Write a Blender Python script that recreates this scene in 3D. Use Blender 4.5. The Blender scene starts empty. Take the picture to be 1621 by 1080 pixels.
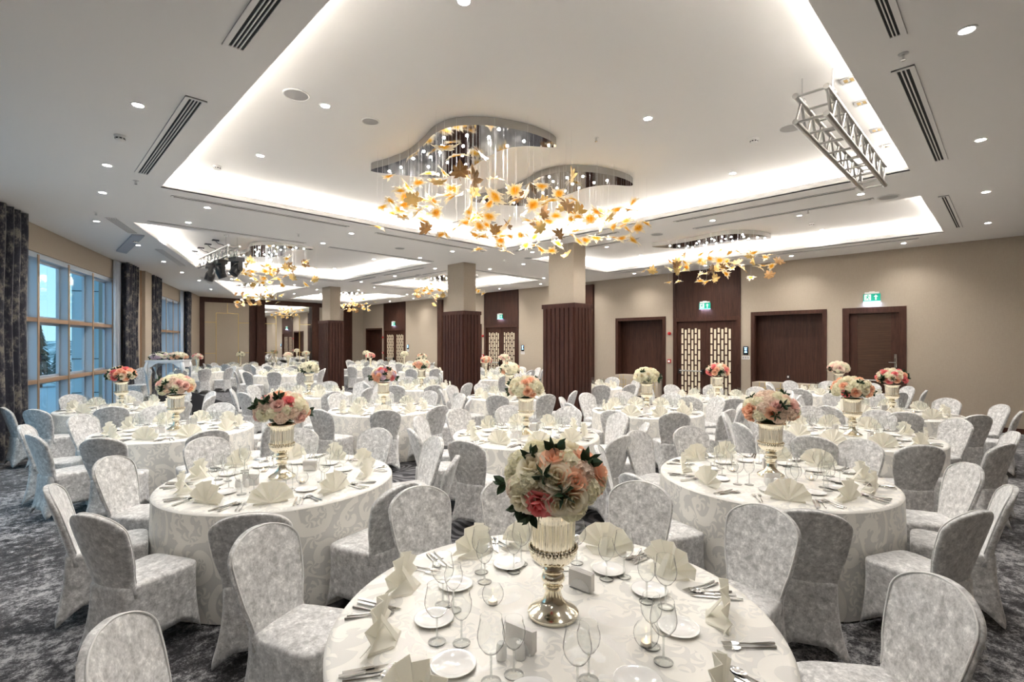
import bpy, bmesh, math, random
from mathutils import Vector, Matrix, Euler
from mathutils.geometry import tessellate_polygon
random.seed(7)
sc = bpy.context.scene
PI = math.pi

# ------------------------------------------------------------------ camera, world, exposure
EYE = 1.90                                   # eye height; world X and Y run along the hall's two wall directions
F_PX, TH = 785.4, math.radians(45.3)
cam_d = bpy.data.cameras.new('camera')
cam_d.sensor_width = 36.0
cam_d.lens = 36.0 * F_PX / 1621.0
cam_d.shift_y = 2.0 / 1621.0
cam_d.clip_end = 300
cam = bpy.data.objects.new('camera', cam_d)
cam.location = (0, 0, EYE)
cam.rotation_euler = (PI / 2, 0, TH - PI / 2)
sc.collection.objects.link(cam)
sc.camera = cam

w = bpy.data.worlds.new('dusk_sky')
sc.world = w
w.use_nodes = True
nt = w.node_tree
nt.nodes.clear()
tc = nt.nodes.new('ShaderNodeTexCoord')
sep = nt.nodes.new('ShaderNodeSeparateXYZ')
nt.links.new(tc.outputs['Generated'], sep.inputs[0])
ramp = nt.nodes.new('ShaderNodeValToRGB')
ramp.color_ramp.elements[0].position = 0.0
ramp.color_ramp.elements[0].color = (0.34, 0.60, 0.74, 1)
ramp.color_ramp.elements[1].position = 0.6
ramp.color_ramp.elements[1].color = (0.20, 0.46, 0.68, 1)
e = ramp.color_ramp.elements.new(0.15)
e.color = (0.28, 0.55, 0.72, 1)
nt.links.new(sep.outputs[2], ramp.inputs[0])
bg = nt.nodes.new('ShaderNodeBackground')
bg.inputs[1].default_value = 0.34
nt.links.new(ramp.outputs[0], bg.inputs[0])
wo = nt.nodes.new('ShaderNodeOutputWorld')
nt.links.new(bg.outputs[0], wo.inputs[0])

vs = sc.view_settings
vs.view_transform = 'Standard'
vs.look = 'None'
vs.gamma = 1.0
vs.use_curve_mapping = False
vs.exposure = 2.58
cy = sc.cycles
cy.use_denoising = True
cy.max_bounces = 9
cy.diffuse_bounces = 4
cy.glossy_bounces = 3
cy.transmission_bounces = 4
cy.transparent_max_bounces = 24
cy.sample_clamp_indirect = 6
cy.caustics_reflective = False
cy.caustics_refractive = False
cy.use_light_tree = True

def lamp(kind, name, loc, energy, color=(1, 1, 1), rot=(0, 0, 0), **kw):
    d = bpy.data.lights.new(name, kind)
    d.energy = energy
    d.color = color
    for k, v in kw.items():
        setattr(d, k, v)
    o = bpy.data.objects.new(name, d)
    o.location = loc
    o.rotation_euler = rot
    sc.collection.objects.link(o)
    return o

CZ, TZ = 4.10, 4.42                           # lowered ceiling, ceiling inside the coves
WALLX, BACKY, NEARY = 14.68, 27.6, -2.6       # door wall, mirror wall, wall behind the camera
SL = 0.385                                    # the window wall: X = -.09 + SL (Y - 12.12)
def wx(Y): return -0.09 + SL * (Y - 12.12)
COVE_W, SPOT_W, CHAND_W = 1.45, 21.0, 14.0     # watts per metre of cove strip, per recessed spotlight, per chandelier lamp
WARM = (1.0, 0.96, 0.915)
COVES = [
    [(1.41, 0.93), (8.10, 0.93), (8.10, 8.52), (1.41, 8.52)],
    [(1.46, 11.35), (8.14, 11.35), (8.14, 16.9), (3.66, 16.9)],
    [(4.86, 19.95), (8.15, 19.95), (8.15, 25.9), (7.25, 25.9)],
    [(9.60, 0.98), (13.12, 0.98), (13.12, 9.05), (9.60, 9.05)],
    [(9.60, 11.85), (13.15, 11.85), (13.15, 17.3), (9.60, 17.3)],
    [(9.60, 20.2), (13.2, 20.2), (13.2, 25.9), (9.60, 25.9)],
]
def offset(poly, d):
    """counter-clockwise polygon grown outward by d"""
    n = len(poly); out = []
    for i in range(n):
        a, b, c = Vector(poly[i - 1]), Vector(poly[i]), Vector(poly[(i + 1) % n])
        e1, e2 = (b - a).normalized(), (c - b).normalized()
        n1, n2 = Vector((e1.y, -e1.x)), Vector((e2.y, -e2.x))
        k = d / (1 + n1.dot(n2))
        out.append(tuple(b + (n1 + n2) * k))
    return out
for ci, P_ in enumerate(COVES):
    Q = offset(P_, 0.10)
    for i in range(len(Q)):
        a, b = Vector(Q[i]), Vector(Q[(i + 1) % len(Q)])
        m, e_ = (a + b) / 2, (b - a)
        L = e_.length
        ang = math.atan2(e_.y, e_.x)
        # a strip lying behind the lip, shining up against the back of the cove
        o = lamp('AREA', 'cove_strip', (m.x, m.y, 4.155), COVE_W * L, (1.0, 0.97, 0.93), shape='RECTANGLE', size=L * .98, size_y=0.05)
        o.rotation_euler = (Matrix.Rotation(ang, 4, 'Z') @ Matrix.Rotation(PI + 0.55, 4, 'X')).to_euler()
        o.data.spread = PI
        o.data.cycles.max_bounces = 6

# ------------------------------------------------------------------ mesh helpers
class MB:
    def __init__(s): s.v, s.f, s.uv = [], [], None
    def add(s, vs, fs, M=None):
        n = len(s.v)
        if M is not None: vs = [tuple(M @ Vector(p)) for p in vs]
        s.v += [tuple(p) for p in vs]; s.f += [tuple(i + n for i in f) for f in fs]
        return s
    def box(s, x0, x1, y0, y1, z0, z1, M=None):
        vs = [(x, y, z) for z in (z0, z1) for y in (y0, y1) for x in (x0, x1)]
        return s.add(vs, [(0, 2, 3, 1), (4, 5, 7, 6), (0, 1, 5, 4), (2, 6, 7, 3), (0, 4, 6, 2), (1, 3, 7, 5)], M)
    def prism(s, poly, z0, z1, M=None):
        n = len(poly)
        vs = [(x, y, z0) for x, y in poly] + [(x, y, z1) for x, y in poly]
        fs = [(i, (i + 1) % n, n + (i + 1) % n, n + i) for i in range(n)]
        for t in tessellate_polygon([[Vector((x, y, 0)) for x, y in poly]]):
            fs += [tuple(t), tuple(n + i for i in reversed(t))]
        return s.add(vs, fs, M)
    def lathe(s, prof, seg=24, M=None, flute=None):
        vs, fs = [], []
        for j, (r, z) in enumerate(prof):
            for i in range(seg):
                a = 2 * PI * i / seg
                k = 1 + (flute(j, i) if flute else 0)
                vs.append((r * k * math.cos(a), r * k * math.sin(a), z))
        for j in range(len(prof) - 1):
            for i in range(seg):
                k = (i + 1) % seg
                fs.append((j * seg + i, j * seg + k, (j + 1) * seg + k, (j + 1) * seg + i))
        if prof[0][0] > 1e-4: fs.append(tuple(reversed(range(seg)))) if s_cap(s) else None
        if prof[-1][0] > 1e-4 and s_cap(s): fs.append(tuple(range((len(prof) - 1) * seg, len(prof) * seg)))
        return s.add(vs, fs, M)
    def tube(s, pts, r, seg=8, M=None, close=False, cap=True):
        pts = [Vector(p) for p in pts]; n = len(pts); vs, fs = [], []
        up = Vector((0, 0, 1))
        rr = r if isinstance(r, (list, tuple)) else [r] * n
        for i, p in enumerate(pts):
            t = (pts[(i + 1) % n] - pts[i - 1]) if close else (pts[min(i + 1, n - 1)] - pts[max(i - 1, 0)])
            t.normalize()
            u = t.cross(up)
            if u.length < 1e-3: u = t.cross(Vector((1, 0, 0)))
            u.normalize(); q = u.cross(t)
            for k in range(seg):
                a = 2 * PI * k / seg
                vs.append(p + (u * math.cos(a) + q * math.sin(a)) * rr[i])
        m = n if close else n - 1
        for i in range(m):
            for k in range(seg):
                j, l = (i + 1) % n, (k + 1) % seg
                fs.append((i * seg + k, i * seg + l, j * seg + l, j * seg + k))
        if cap and not close: fs += [tuple(reversed(range(seg))), tuple(range((n - 1) * seg, n * seg))]
        return s.add(vs, fs, M)
    def mesh(s, name, mat, smooth=False):
        me = bpy.data.meshes.new(name)
        me.from_pydata(s.v, [], s.f)
        if s.uv:
            uvl = me.uv_layers.new(name='uv')
            for lp in me.loops: uvl.data[lp.index].uv = s.uv[lp.vertex_index]
        if isinstance(mat, (list, tuple)):
            for m_ in mat: me.materials.append(m_)
        elif mat: me.materials.append(mat)
        bm = bmesh.new(); bm.from_mesh(me)
        bmesh.ops.recalc_face_normals(bm, faces=bm.faces); bm.to_mesh(me); bm.free()
        if smooth:
            me.polygons.foreach_set('use_smooth', [True] * len(me.polygons))
            if smooth != 2: me.set_sharp_from_angle(angle=math.radians(40))
        me.update()
        return me
    def obj(s, name, mat, parent=None, smooth=False, loc=None):
        o = bpy.data.objects.new(name, s.mesh(name, mat, smooth))
        sc.collection.objects.link(o)
        if parent: o.parent = parent
        if loc: o.location = loc
        return o
def s_cap(s): return getattr(s, 'caps', True)
def open_mb():
    m = MB(); m.caps = False
    return m
def tag(o, label=None, cat=None, group=None, kind=None):
    if label: o['label'] = label
    if cat: o['category'] = cat
    if group: o['group'] = group
    if kind: o['kind'] = kind
    return o
def empty(name, loc=(0, 0, 0), rz=0.0, label=None, cat=None, group=None, kind=None):
    o = bpy.data.objects.new(name, None)
    o.empty_display_size = 0.05
    o.location = loc; o.rotation_euler = (0, 0, rz)
    sc.collection.objects.link(o)
    return tag(o, label, cat, group, kind)
def struct(o): o['kind'] = 'structure'; return o
def kids(o): return KIDS.get(o.name, None) or [c for c in o.children]
KIDS = {}
def freeze(o):
    """remember a prototype's children so that copying stays fast"""
    KIDS[o.name] = [c for c in o.children]
    for c in KIDS[o.name]: KIDS[c.name] = [g for g in c.children]
class Proto:
    """built once; the first placement moves the original, later ones copy it and its parts"""
    def __init__(s, root):
        s.root, s.used = root, False
        s.kids = [(c, [g for g in c.children]) for c in root.children]
    def place(s, loc, rot=0.0, label=None, cat=None, group=None, scale=None):
        if not s.used: r = s.root; s.used = True
        else:
            r = s.root.copy(); sc.collection.objects.link(r)
            for c, gs in s.kids:
                k = c.copy(); sc.collection.objects.link(k); k.parent = r
                for g in gs:
                    h = g.copy(); sc.collection.objects.link(h); h.parent = k
        r.location = loc
        r.rotation_euler = rot if isinstance(rot, (tuple, list, Euler)) else (0, 0, rot)
        if scale: r.scale = scale if isinstance(scale, (tuple, list)) else (scale,) * 3
        return tag(r, label, cat, group)
    def drop_if_unused(s):
        if not s.used:
            for c, gs in s.kids:
                for g in gs: bpy.data.objects.remove(g)
                bpy.data.objects.remove(c)
            bpy.data.objects.remove(s.root)

# ------------------------------------------------------------------ materials
def new_mat(name, color=(0.8, 0.8, 0.8), rough=0.5, metal=0.0, spec=0.5, sheen=0.0, emit=None, estr=0.0, coat=0.0):
    m = bpy.data.materials.new(name); m.use_nodes = True
    b = m.node_tree.nodes['Principled BSDF']
    b.inputs['Base Color'].default_value = (*color, 1)
    b.inputs['Roughness'].default_value = rough
    b.inputs['Metallic'].default_value = metal
    b.inputs['Specular IOR Level'].default_value = spec
    b.inputs['Sheen Weight'].default_value = sheen
    b.inputs['Coat Weight'].default_value = coat
    if emit:
        b.inputs['Emission Color'].default_value = (*emit, 1)
        b.inputs['Emission Strength'].default_value = estr
    return m
class NT:
    def __init__(s, m):
        s.m, s.t = m, m.node_tree; s.b = s.t.nodes['Principled BSDF']
    def n(s, kind, **kw):
        nd = s.t.nodes.new('ShaderNode' + kind)
        for k, v in kw.items():
            if k.startswith('i_'): nd.inputs[k[2:].replace('_', ' ')].default_value = v
            else: setattr(nd, k, v)
        return nd
    def l(s, a, b): s.t.links.new(a, b)
    def math(s, op, a, b=None, c=None):
        nd = s.t.nodes.new('ShaderNodeMath'); nd.operation = op
        for i, x in enumerate((a, b, c)):
            if x is None: continue
            if isinstance(x, (int, float)): nd.inputs[i].default_value = x
            else: s.l(x, nd.inputs[i])
        return nd.outputs[0]
    def ramp(s, x, stops):
        nd = s.t.nodes.new('ShaderNodeValToRGB'); cr = nd.color_ramp
        while len(cr.elements) < len(stops): cr.elements.new(0.5)
        for el, (p, c) in zip(cr.elements, stops):
            el.position = p; el.color = (*c, 1) if len(c) == 3 else c
        s.l(x, nd.inputs[0]); return nd.outputs[0]
    def bump(s, h, strength=0.3, dist=0.01):
        nd = s.t.nodes.new('ShaderNodeBump'); nd.inputs['Strength'].default_value = strength; nd.inputs['Distance'].default_value = dist
        s.l(h, nd.inputs['Height']); s.l(nd.outputs[0], s.b.inputs['Normal'])
    def obj(s): return s.n('TexCoord').outputs['Object']
    def mapping(s, vec, scale=(1, 1, 1), loc=(0, 0, 0)):
        mp = s.n('Mapping'); mp.inputs['Scale'].default_value = scale; mp.inputs['Location'].default_value = loc
        s.l(vec, mp.inputs[0]); return mp.outputs[0]
    def noise(s, vec, scale, detail=3, rough=0.55, dist=0.0):
        nd = s.n('TexNoise'); nd.inputs['Scale'].default_value = scale; nd.inputs['Detail'].default_value = detail
        nd.inputs['Roughness'].default_value = rough; nd.inputs['Distortion'].default_value = dist
        s.l(vec, nd.inputs['Vector']); return nd.outputs[0]

M = {}
M['ceiling'] = new_mat('ceiling_paint', (0.87, 0.85, 0.825), 0.75, spec=0.25)
def wall_mat():
    m = new_mat('wall_paper', rough=0.8, spec=0.2); t = NT(m); o = t.obj()
    a = t.noise(t.mapping(o, (6, 6, 90)), 3, 3); b = t.noise(t.mapping(o, (60, 60, 4)), 3, 3)
    c = t.math('ADD', t.math('MULTIPLY', a, 0.5), t.math('MULTIPLY', b, 0.5))
    t.l(t.ramp(c, [(0.3, (0.40, 0.335, 0.262)), (0.7, (0.465, 0.398, 0.318))]), t.b.inputs['Base Color'])
    t.bump(c, 0.15, 0.004); return m
M['wall'] = wall_mat()
def wood_mat(name, c0, c1, scale=(14, 14, 0.9), rough=0.42, coat=0.0):
    m = new_mat(name, rough=rough + .08, coat=coat, spec=0.28); t = NT(m); o = t.mapping(t.obj(), scale)
    a = t.noise(o, 2.2, 6, 0.62, 0.6); b = t.noise(t.mapping(t.obj(), tuple(x * 5 for x in scale)), 3, 2)
    c = t.math('ADD', t.math('MULTIPLY', a, 0.75), t.math('MULTIPLY', b, 0.25))
    t.l(t.ramp(c, [(0.32, c0), (0.52, tuple((p + q) / 2 for p, q in zip(c0, c1))), (0.68, c1)]), t.b.inputs['Base Color'])
    t.bump(c, 0.12, 0.003); return m
M['wood'] = wood_mat('walnut_veneer', (0.024, 0.009, 0.006), (0.082, 0.033, 0.020))
M['wood_frame'] = wood_mat('walnut_frame', (0.034, 0.012, 0.007), (0.084, 0.032, 0.019), (10, 10, 1.5))
M['wood_across'] = wood_mat('walnut_veneer_across', (0.034, 0.016, 0.009), (0.095, 0.046, 0.026), (1.2, 0.9, 18))
M['wood_slat'] = wood_mat('walnut_slats', (0.030, 0.010, 0.007), (0.084, 0.032, 0.021), (9, 9, 0.8))
M['dark'] = new_mat('dark_gap', (0.015, 0.014, 0.014), 0.7)
def carpet_mat():
    m = new_mat('carpet', rough=0.95, spec=0.1, sheen=0.2); t = NT(m); o = t.obj()
    big = t.noise(o, 0.9, 3, 0.6, 0.2)
    mid = t.noise(o, 11, 9, 0.82, 0.2)
    fine = t.noise(o, 75, 3, 0.8)
    s = t.math('ADD', t.math('MULTIPLY', mid, 0.72), t.math('MULTIPLY', fine, 0.28))
    s = t.math('ADD', s, t.math('MULTIPLY', t.math('SUBTRACT', big, 0.5), 0.30))
    col = t.ramp(s, [(0.435, (0.020, 0.019, 0.021)), (0.485, (0.078, 0.075, 0.080)), (0.525, (0.20, 0.196, 0.20)), (0.57, (0.48, 0.47, 0.475))])
    # contour-like wavy lines woven into the pile
    field = t.noise(t.mapping(o, (1, 1, 1), (3.3, 1.7, 0)), 0.85, 1.5, 0.45, 0.4)
    wav = t.math('SINE', t.math('MULTIPLY', t.math('ADD', field, t.math('MULTIPLY', mid, 0.012)), 190.0))
    lines = t.ramp(t.math('MULTIPLY_ADD', wav, 0.5, 0.5), [(0.35, (0.018, 0.018, 0.022)), (0.75, (0.20, 0.195, 0.205))])
    sx = t.n('SeparateXYZ'); t.l(o, sx.inputs[0])
    # the wavy carpet fills the middle of the hall, the mottled one its borders
    mx = t.math('MULTIPLY', t.math('GREATER_THAN', sx.outputs[0], 1.15), t.math('GREATER_THAN', sx.outputs[1], 2.0))
    mix = t.n('MixRGB'); t.l(mx, mix.inputs[0]); t.l(col, mix.inputs[1]); t.l(lines, mix.inputs[2])
    t.l(mix.outputs[0], t.b.inputs['Base Color'])
    t.bump(fine, 0.5, 0.006); return m
M['carpet'] = carpet_mat()
def velvet_mat():
    m = new_mat('crushed_velvet', rough=0.62, spec=0.3, sheen=0.55); t = NT(m)
    oi = t.n('ObjectInfo'); v = t.n('VectorMath', operation='ADD')
    cb = t.n('CombineXYZ'); t.l(t.math('MULTIPLY', oi.outputs['Random'], 37.0), cb.inputs[0]); t.l(t.math('MULTIPLY', oi.outputs['Random'], 91.0), cb.inputs[1])
    t.l(t.obj(), v.inputs[0]); t.l(cb.outputs[0], v.inputs[1])
    a = t.noise(v.outputs[0], 24, 8, 0.76, 0.15)
    b = t.noise(v.outputs[0], 70, 4, 0.75, 0.1)
    c = t.math('ADD', t.math('MULTIPLY', a, 0.78), t.math('MULTIPLY', b, 0.22))
    t.l(t.ramp(c, [(0.41, (0.38, 0.374, 0.368)), (0.48, (0.56, 0.552, 0.542)), (0.54, (0.67, 0.662, 0.65)), (0.60, (0.92, 0.91, 0.895))]), t.b.inputs['Base Color'])
    t.l(t.math('SUBTRACT', 1.0, t.math('MULTIPLY', c, 0.75)), t.b.inputs['Roughness'])
    t.bump(c, 0.2, 0.002); return m
M['velvet'] = velvet_mat()
M['seam'] = new_mat('seam_piping', (0.74, 0.73, 0.71), 0.6)
def damask_mat():
    m = new_mat('ivory_damask', rough=0.5); t = NT(m)
    uv = t.n('UVMap', uv_map='uv').outputs[0]
    warp = t.n('TexNoise'); warp.inputs['Scale'].default_value = 2.2; warp.inputs['Detail'].default_value = 1; t.l(uv, warp.inputs['Vector'])
    wsub = t.n('VectorMath', operation='SUBTRACT'); t.l(warp.outputs[1], wsub.inputs[0]); wsub.inputs[1].default_value = (.5, .5, .5)
    wsc = t.n('VectorMath', operation='SCALE'); t.l(wsub.outputs[0], wsc.inputs[0]); wsc.inputs['Scale'].default_value = 0.16
    wv = t.n('VectorMath', operation='ADD'); t.l(uv, wv.inputs[0]); t.l(wsc.outputs[0], wv.inputs[1])
    outs = []
    for sc_, loc, arms, turns in ((3.4, (0, 0, 0), 1.0, 34.0), (7.5, (3.7, 1.9, 0), 5.0, 30.0)):
        vo = t.n('TexVoronoi', voronoi_dimensions='2D'); vo.inputs['Scale'].default_value = sc_; vo.inputs['Randomness'].default_value = 0.7
        p = t.mapping(wv.outputs[0], (1, 1, 1), loc)
        t.l(p, vo.inputs['Vector'])
        d = t.n('VectorMath', operation='SUBTRACT'); t.l(p, d.inputs[0]); t.l(vo.outputs['Position'], d.inputs[1])
        s3 = t.n('SeparateXYZ'); t.l(d.outputs[0], s3.inputs[0])
        ang = t.math('ARCTAN2', s3.outputs[1], s3.outputs[0])
        r = t.math('MULTIPLY', vo.outputs['Distance'], 1.0 / 1.0)
        sc3 = t.n('SeparateXYZ'); t.l(vo.outputs['Color'], sc3.inputs[0])
        sgn = t.math('SUBTRACT', t.math('MULTIPLY', t.math('GREATER_THAN', sc3.outputs[0], 0.5), 2.0), 1.0)
        ph = t.math('ADD', t.math('MULTIPLY', t.math('MULTIPLY', ang, arms), sgn), t.math('ADD', t.math('MULTIPLY', r, turns / 2.6), t.math('MULTIPLY', sc3.outputs[1], 6.28)))
        s_ = t.math('SINE', ph)
        band = t.math('GREATER_THAN', s_, 0.25 if arms < 2 else 0.1)
        inside = t.math('LESS_THAN', r, 0.62 if arms < 2 else 0.42)
        outs.append(t.math('MULTIPLY', band, inside))
    pat = t.math('MAXIMUM', outs[0], outs[1])
    t.l(t.ramp(pat, [(0.0, (0.675, 0.66, 0.62)), (1.0, (0.86, 0.835, 0.775))]), t.b.inputs['Base Color'])
    t.l(t.math('ADD', t.math('MULTIPLY', pat, 0.40), 0.30), t.b.inputs['Roughness']); t.b.inputs['Specular IOR Level'].default_value = 0.8
    t.bump(pat, 0.25, 0.003); return m
M['damask'] = damask_mat()
def napkin_mat():
    m = new_mat('ivory_napkin', (0.93, 0.905, 0.83), 0.75, spec=0.2); t = NT(m)
    tl = t.n('BsdfTranslucent'); tl.inputs[0].default_value = (0.96, 0.94, 0.86, 1); mx = t.n('MixShader'); mx.inputs[0].default_value = 0.45
    out = [n for n in t.t.nodes if n.type == 'OUTPUT_MATERIAL'][0]
    t.l(t.b.outputs[0], mx.inputs[1]); t.l(tl.outputs[0], mx.inputs[2]); t.l(mx.outputs[0], out.inputs[0])
    return m
M['napkin'] = napkin_mat()
M['china'] = new_mat('white_china', (0.86, 0.85, 0.83), 0.12, coat=0.3)
M['steel'] = new_mat('polished_cutlery', (0.62, 0.61, 0.60), 0.16, metal=1.0)
M['silver'] = new_mat('champagne_silver', (0.93, 0.86, 0.71), 0.12, metal=1.0)
M['aluminium'] = new_mat('truss_aluminium', (0.52, 0.51, 0.49), 0.28, metal=0.9)
M['rim_metal'] = new_mat('brushed_rim', (0.36, 0.35, 0.33), 0.38, metal=0.9)
M['chrome'] = new_mat('chrome', (0.75, 0.75, 0.75), 0.08, metal=1.0)
M['white_lacquer'] = new_mat('white_lacquer', (0.82, 0.83, 0.84), 0.25)
M['plastic'] = new_mat('white_plastic', (0.78, 0.77, 0.75), 0.45)
M['black_plastic'] = new_mat('black_plastic', (0.012, 0.012, 0.014), 0.3)
M['candle'] = new_mat('candle_wax', (0.9, 0.82, 0.72), 0.5)
M['flame'] = new_mat('flame', (1, 0.7, 0.4), emit=(1.0, 0.62, 0.30), estr=3)
M['bulb'] = new_mat('lamp_glow', (1, 1, 1), emit=(1.0, 0.96, 0.90), estr=40)
M['spot_glow'] = new_mat('spotlight_glow', (1, 1, 1), emit=(1.0, 0.96, 0.90), estr=12)
M['grey_mesh'] = new_mat('speaker_mesh', (0.42, 0.41, 0.40), 0.8)
M['gold_line'] = new_mat('brass_inlay', (0.72, 0.55, 0.22), 0.3, metal=0.9)
M['panel_cream'] = new_mat('cream_fabric_panel', (0.50, 0.43, 0.345), 0.85, spec=0.2)
M['mirror'] = new_mat('mirror_glass', (0.86, 0.87, 0.88), 0.015, metal=1.0)
M['frost'] = new_mat('lit_frosted_glass', (0.62, 0.53, 0.38), 0.5, emit=(1.0, 0.86, 0.62), estr=0.06)
M['red'] = new_mat('red_plastic', (0.55, 0.02, 0.02), 0.35)
M['screen'] = new_mat('black_screen', (0.01, 0.012, 0.016), 0.15)
M['screen_blue'] = new_mat('screen_symbols', (0.1, 0.4, 0.9), emit=(0.25, 0.6, 1.0), estr=2.5)
M['exit_green'] = new_mat('exit_green', (0.0, 0.35, 0.22), emit=(0.0, 0.36, 0.25), estr=0.10)
M['exit_white'] = new_mat('exit_white', (0.7, 0.78, 0.78), emit=(0.85, 1.0, 0.97), estr=0.09)
M['exit_glow'] = new_mat('exit_glow', (0.5, 0.65, 1.0), emit=(0.45, 0.6, 1.0), estr=.6)
M['black_cloth'] = new_mat('black_stage_cloth', (0.004, 0.004, 0.006), 0.9, spec=0.1)
M['window_frame'] = new_mat('window_aluminium', (0.46, 0.53, 0.61), 0.4, metal=0.2)
M['transom_wood'] = new_mat('bronze_transom', (0.42, 0.27, 0.17), 0.4, metal=0.2)
M['leaf_brown'] = new_mat('bronze_leaf', (0.26, 0.145, 0.055), 0.42, metal=0.55)
M['leaf_gold'] = new_mat('gold_leaf', (0.55, 0.38, 0.14), 0.35, metal=0.6)
def glass_mat(name, tint=(1, 1, 1), base=0.05, edge=0.60, power=4.5, rough=0.0, dark=0.12):
    """thin clear glass: mostly see-through, mirror-like towards grazing angles"""
    m = bpy.data.materials.new(name); m.use_nodes = True; t = m.node_tree; t.nodes.clear()
    N = t.nodes.new; L = t.links.new
    o = N('ShaderNodeOutputMaterial'); mix = N('ShaderNodeMixShader')
    lw = N('ShaderNodeLayerWeight'); lw.inputs[0].default_value = 0.5
    pw = N('ShaderNodeMath'); pw.operation = 'POWER'; L(lw.outputs['Facing'], pw.inputs[0]); pw.inputs[1].default_value = power
    ml = N('ShaderNodeMath'); ml.operation = 'MULTIPLY_ADD'; L(pw.outputs[0], ml.inputs[0]); ml.inputs[1].default_value = edge; ml.inputs[2].default_value = base
    tr = N('ShaderNodeBsdfTransparent'); gl = N('ShaderNodeBsdfGlossy'); gl.inputs['Roughness'].default_value = rough
    ra = N('ShaderNodeValToRGB')
    ra.color_ramp.elements[0].color = (*tint, 1); ra.color_ramp.elements[0].position = 0.60
    ra.color_ramp.elements[1].color = tuple(c * dark for c in tint) + (1,); ra.color_ramp.elements[1].position = 1.0
    L(lw.outputs['Facing'], ra.inputs[0]); L(ra.outputs[0], tr.inputs[0])
    L(ml.outputs[0], mix.inputs[0]); L(tr.outputs[0], mix.inputs[1]); L(gl.outputs[0], mix.inputs[2])
    L(mix.outputs[0], o.inputs[0])
    return m
M['glass'] = glass_mat('clear_glass', (0.985, 0.992, 0.988), 0.06, 0.62, 3.2, 0.0, 0.06)
M['glass_stem'] = glass_mat('solid_glass_stem', (0.93, 0.95, 0.94), 0.30, 0.55, 2.0, 0.02, 0.30)
M['pane'] = glass_mat('window_pane', (0.93, 0.98, 1.0), 0.06, 0.6, 4.0, 0.0, 0.9)
def leaf_glass():
    m = new_mat('amber_glass_leaf', rough=0.15, spec=0.6); t = NT(m)
    ln = t.n('VectorMath', operation='LENGTH'); t.l(t.obj(), ln.inputs[0])
    c = t.ramp(t.math('ADD', ln.outputs['Value'], t.math('MULTIPLY', t.noise(t.obj(), 25, 2), 0.05)),
               [(0.042, (0.84, 0.42, 0.02)), (0.068, (0.92, 0.62, 0.12)), (0.094, (0.93, 0.86, 0.70))])
    t.l(c, t.b.inputs['Base Color'])
    t.b.inputs['Transmission Weight'].default_value = 0.0
    # glass lit through by the lamps above it
    tl = t.n('BsdfTranslucent'); t.l(c, tl.inputs[0]); mx = t.n('MixShader'); mx.inputs[0].default_value = 0.5
    out = [n for n in t.t.nodes if n.type == 'OUTPUT_MATERIAL'][0]
    t.l(t.b.outputs[0], mx.inputs[1]); t.l(tl.outputs[0], mx.inputs[2]); t.l(mx.outputs[0], out.inputs[0])
    return m
M['leaf_glass'] = leaf_glass()
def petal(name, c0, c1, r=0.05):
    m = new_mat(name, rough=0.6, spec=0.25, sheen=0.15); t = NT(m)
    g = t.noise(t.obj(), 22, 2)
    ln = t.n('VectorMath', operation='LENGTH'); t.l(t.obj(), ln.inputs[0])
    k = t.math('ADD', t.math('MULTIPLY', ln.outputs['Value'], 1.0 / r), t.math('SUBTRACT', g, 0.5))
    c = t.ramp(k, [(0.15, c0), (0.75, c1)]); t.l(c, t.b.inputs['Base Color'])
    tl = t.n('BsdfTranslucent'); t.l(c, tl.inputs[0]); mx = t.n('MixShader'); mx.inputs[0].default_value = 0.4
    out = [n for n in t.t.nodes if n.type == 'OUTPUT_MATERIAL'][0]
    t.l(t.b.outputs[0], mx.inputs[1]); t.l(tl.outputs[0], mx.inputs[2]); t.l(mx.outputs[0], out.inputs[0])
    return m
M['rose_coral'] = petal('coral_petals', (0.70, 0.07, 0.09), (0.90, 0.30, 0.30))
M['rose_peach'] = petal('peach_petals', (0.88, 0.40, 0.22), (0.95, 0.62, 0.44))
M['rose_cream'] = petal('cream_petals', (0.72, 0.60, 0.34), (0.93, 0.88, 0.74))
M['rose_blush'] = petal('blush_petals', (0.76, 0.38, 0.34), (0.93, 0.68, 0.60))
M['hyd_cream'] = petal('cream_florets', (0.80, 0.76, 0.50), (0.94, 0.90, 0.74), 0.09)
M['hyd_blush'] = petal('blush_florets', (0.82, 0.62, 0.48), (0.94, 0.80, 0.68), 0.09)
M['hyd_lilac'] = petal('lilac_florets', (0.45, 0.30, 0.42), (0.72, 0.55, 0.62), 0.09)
M['greenery'] = new_mat('green_leaves', (0.018, 0.050, 0.016), 0.5)
def curtain_mat():
    m = new_mat('woven_curtain', rough=0.75, sheen=0.2); t = NT(m); uv = t.n('UVMap', uv_map='uv').outputs[0]
    blocks = t.noise(t.mapping(uv, (5.0, 2.6, 1)), 1.6, 2, 0.6)
    dash = t.noise(t.mapping(uv, (30, 9, 1)), 2.0, 3, 0.7)
    s = t.math('ADD', t.math('MULTIPLY', blocks, 0.6), t.math('MULTIPLY', dash, 0.4))
    t.l(t.ramp(s, [(0.46, (0.010, 0.011, 0.022)), (0.53, (0.055, 0.052, 0.060)), (0.60, (0.20, 0.18, 0.15))]), t.b.inputs['Base Color'])
    return m
M['curtain'] = curtain_mat()
M['curtain_plain'] = new_mat('taupe_curtain', (0.20, 0.17, 0.14), 0.7, sheen=0.2)
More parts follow.
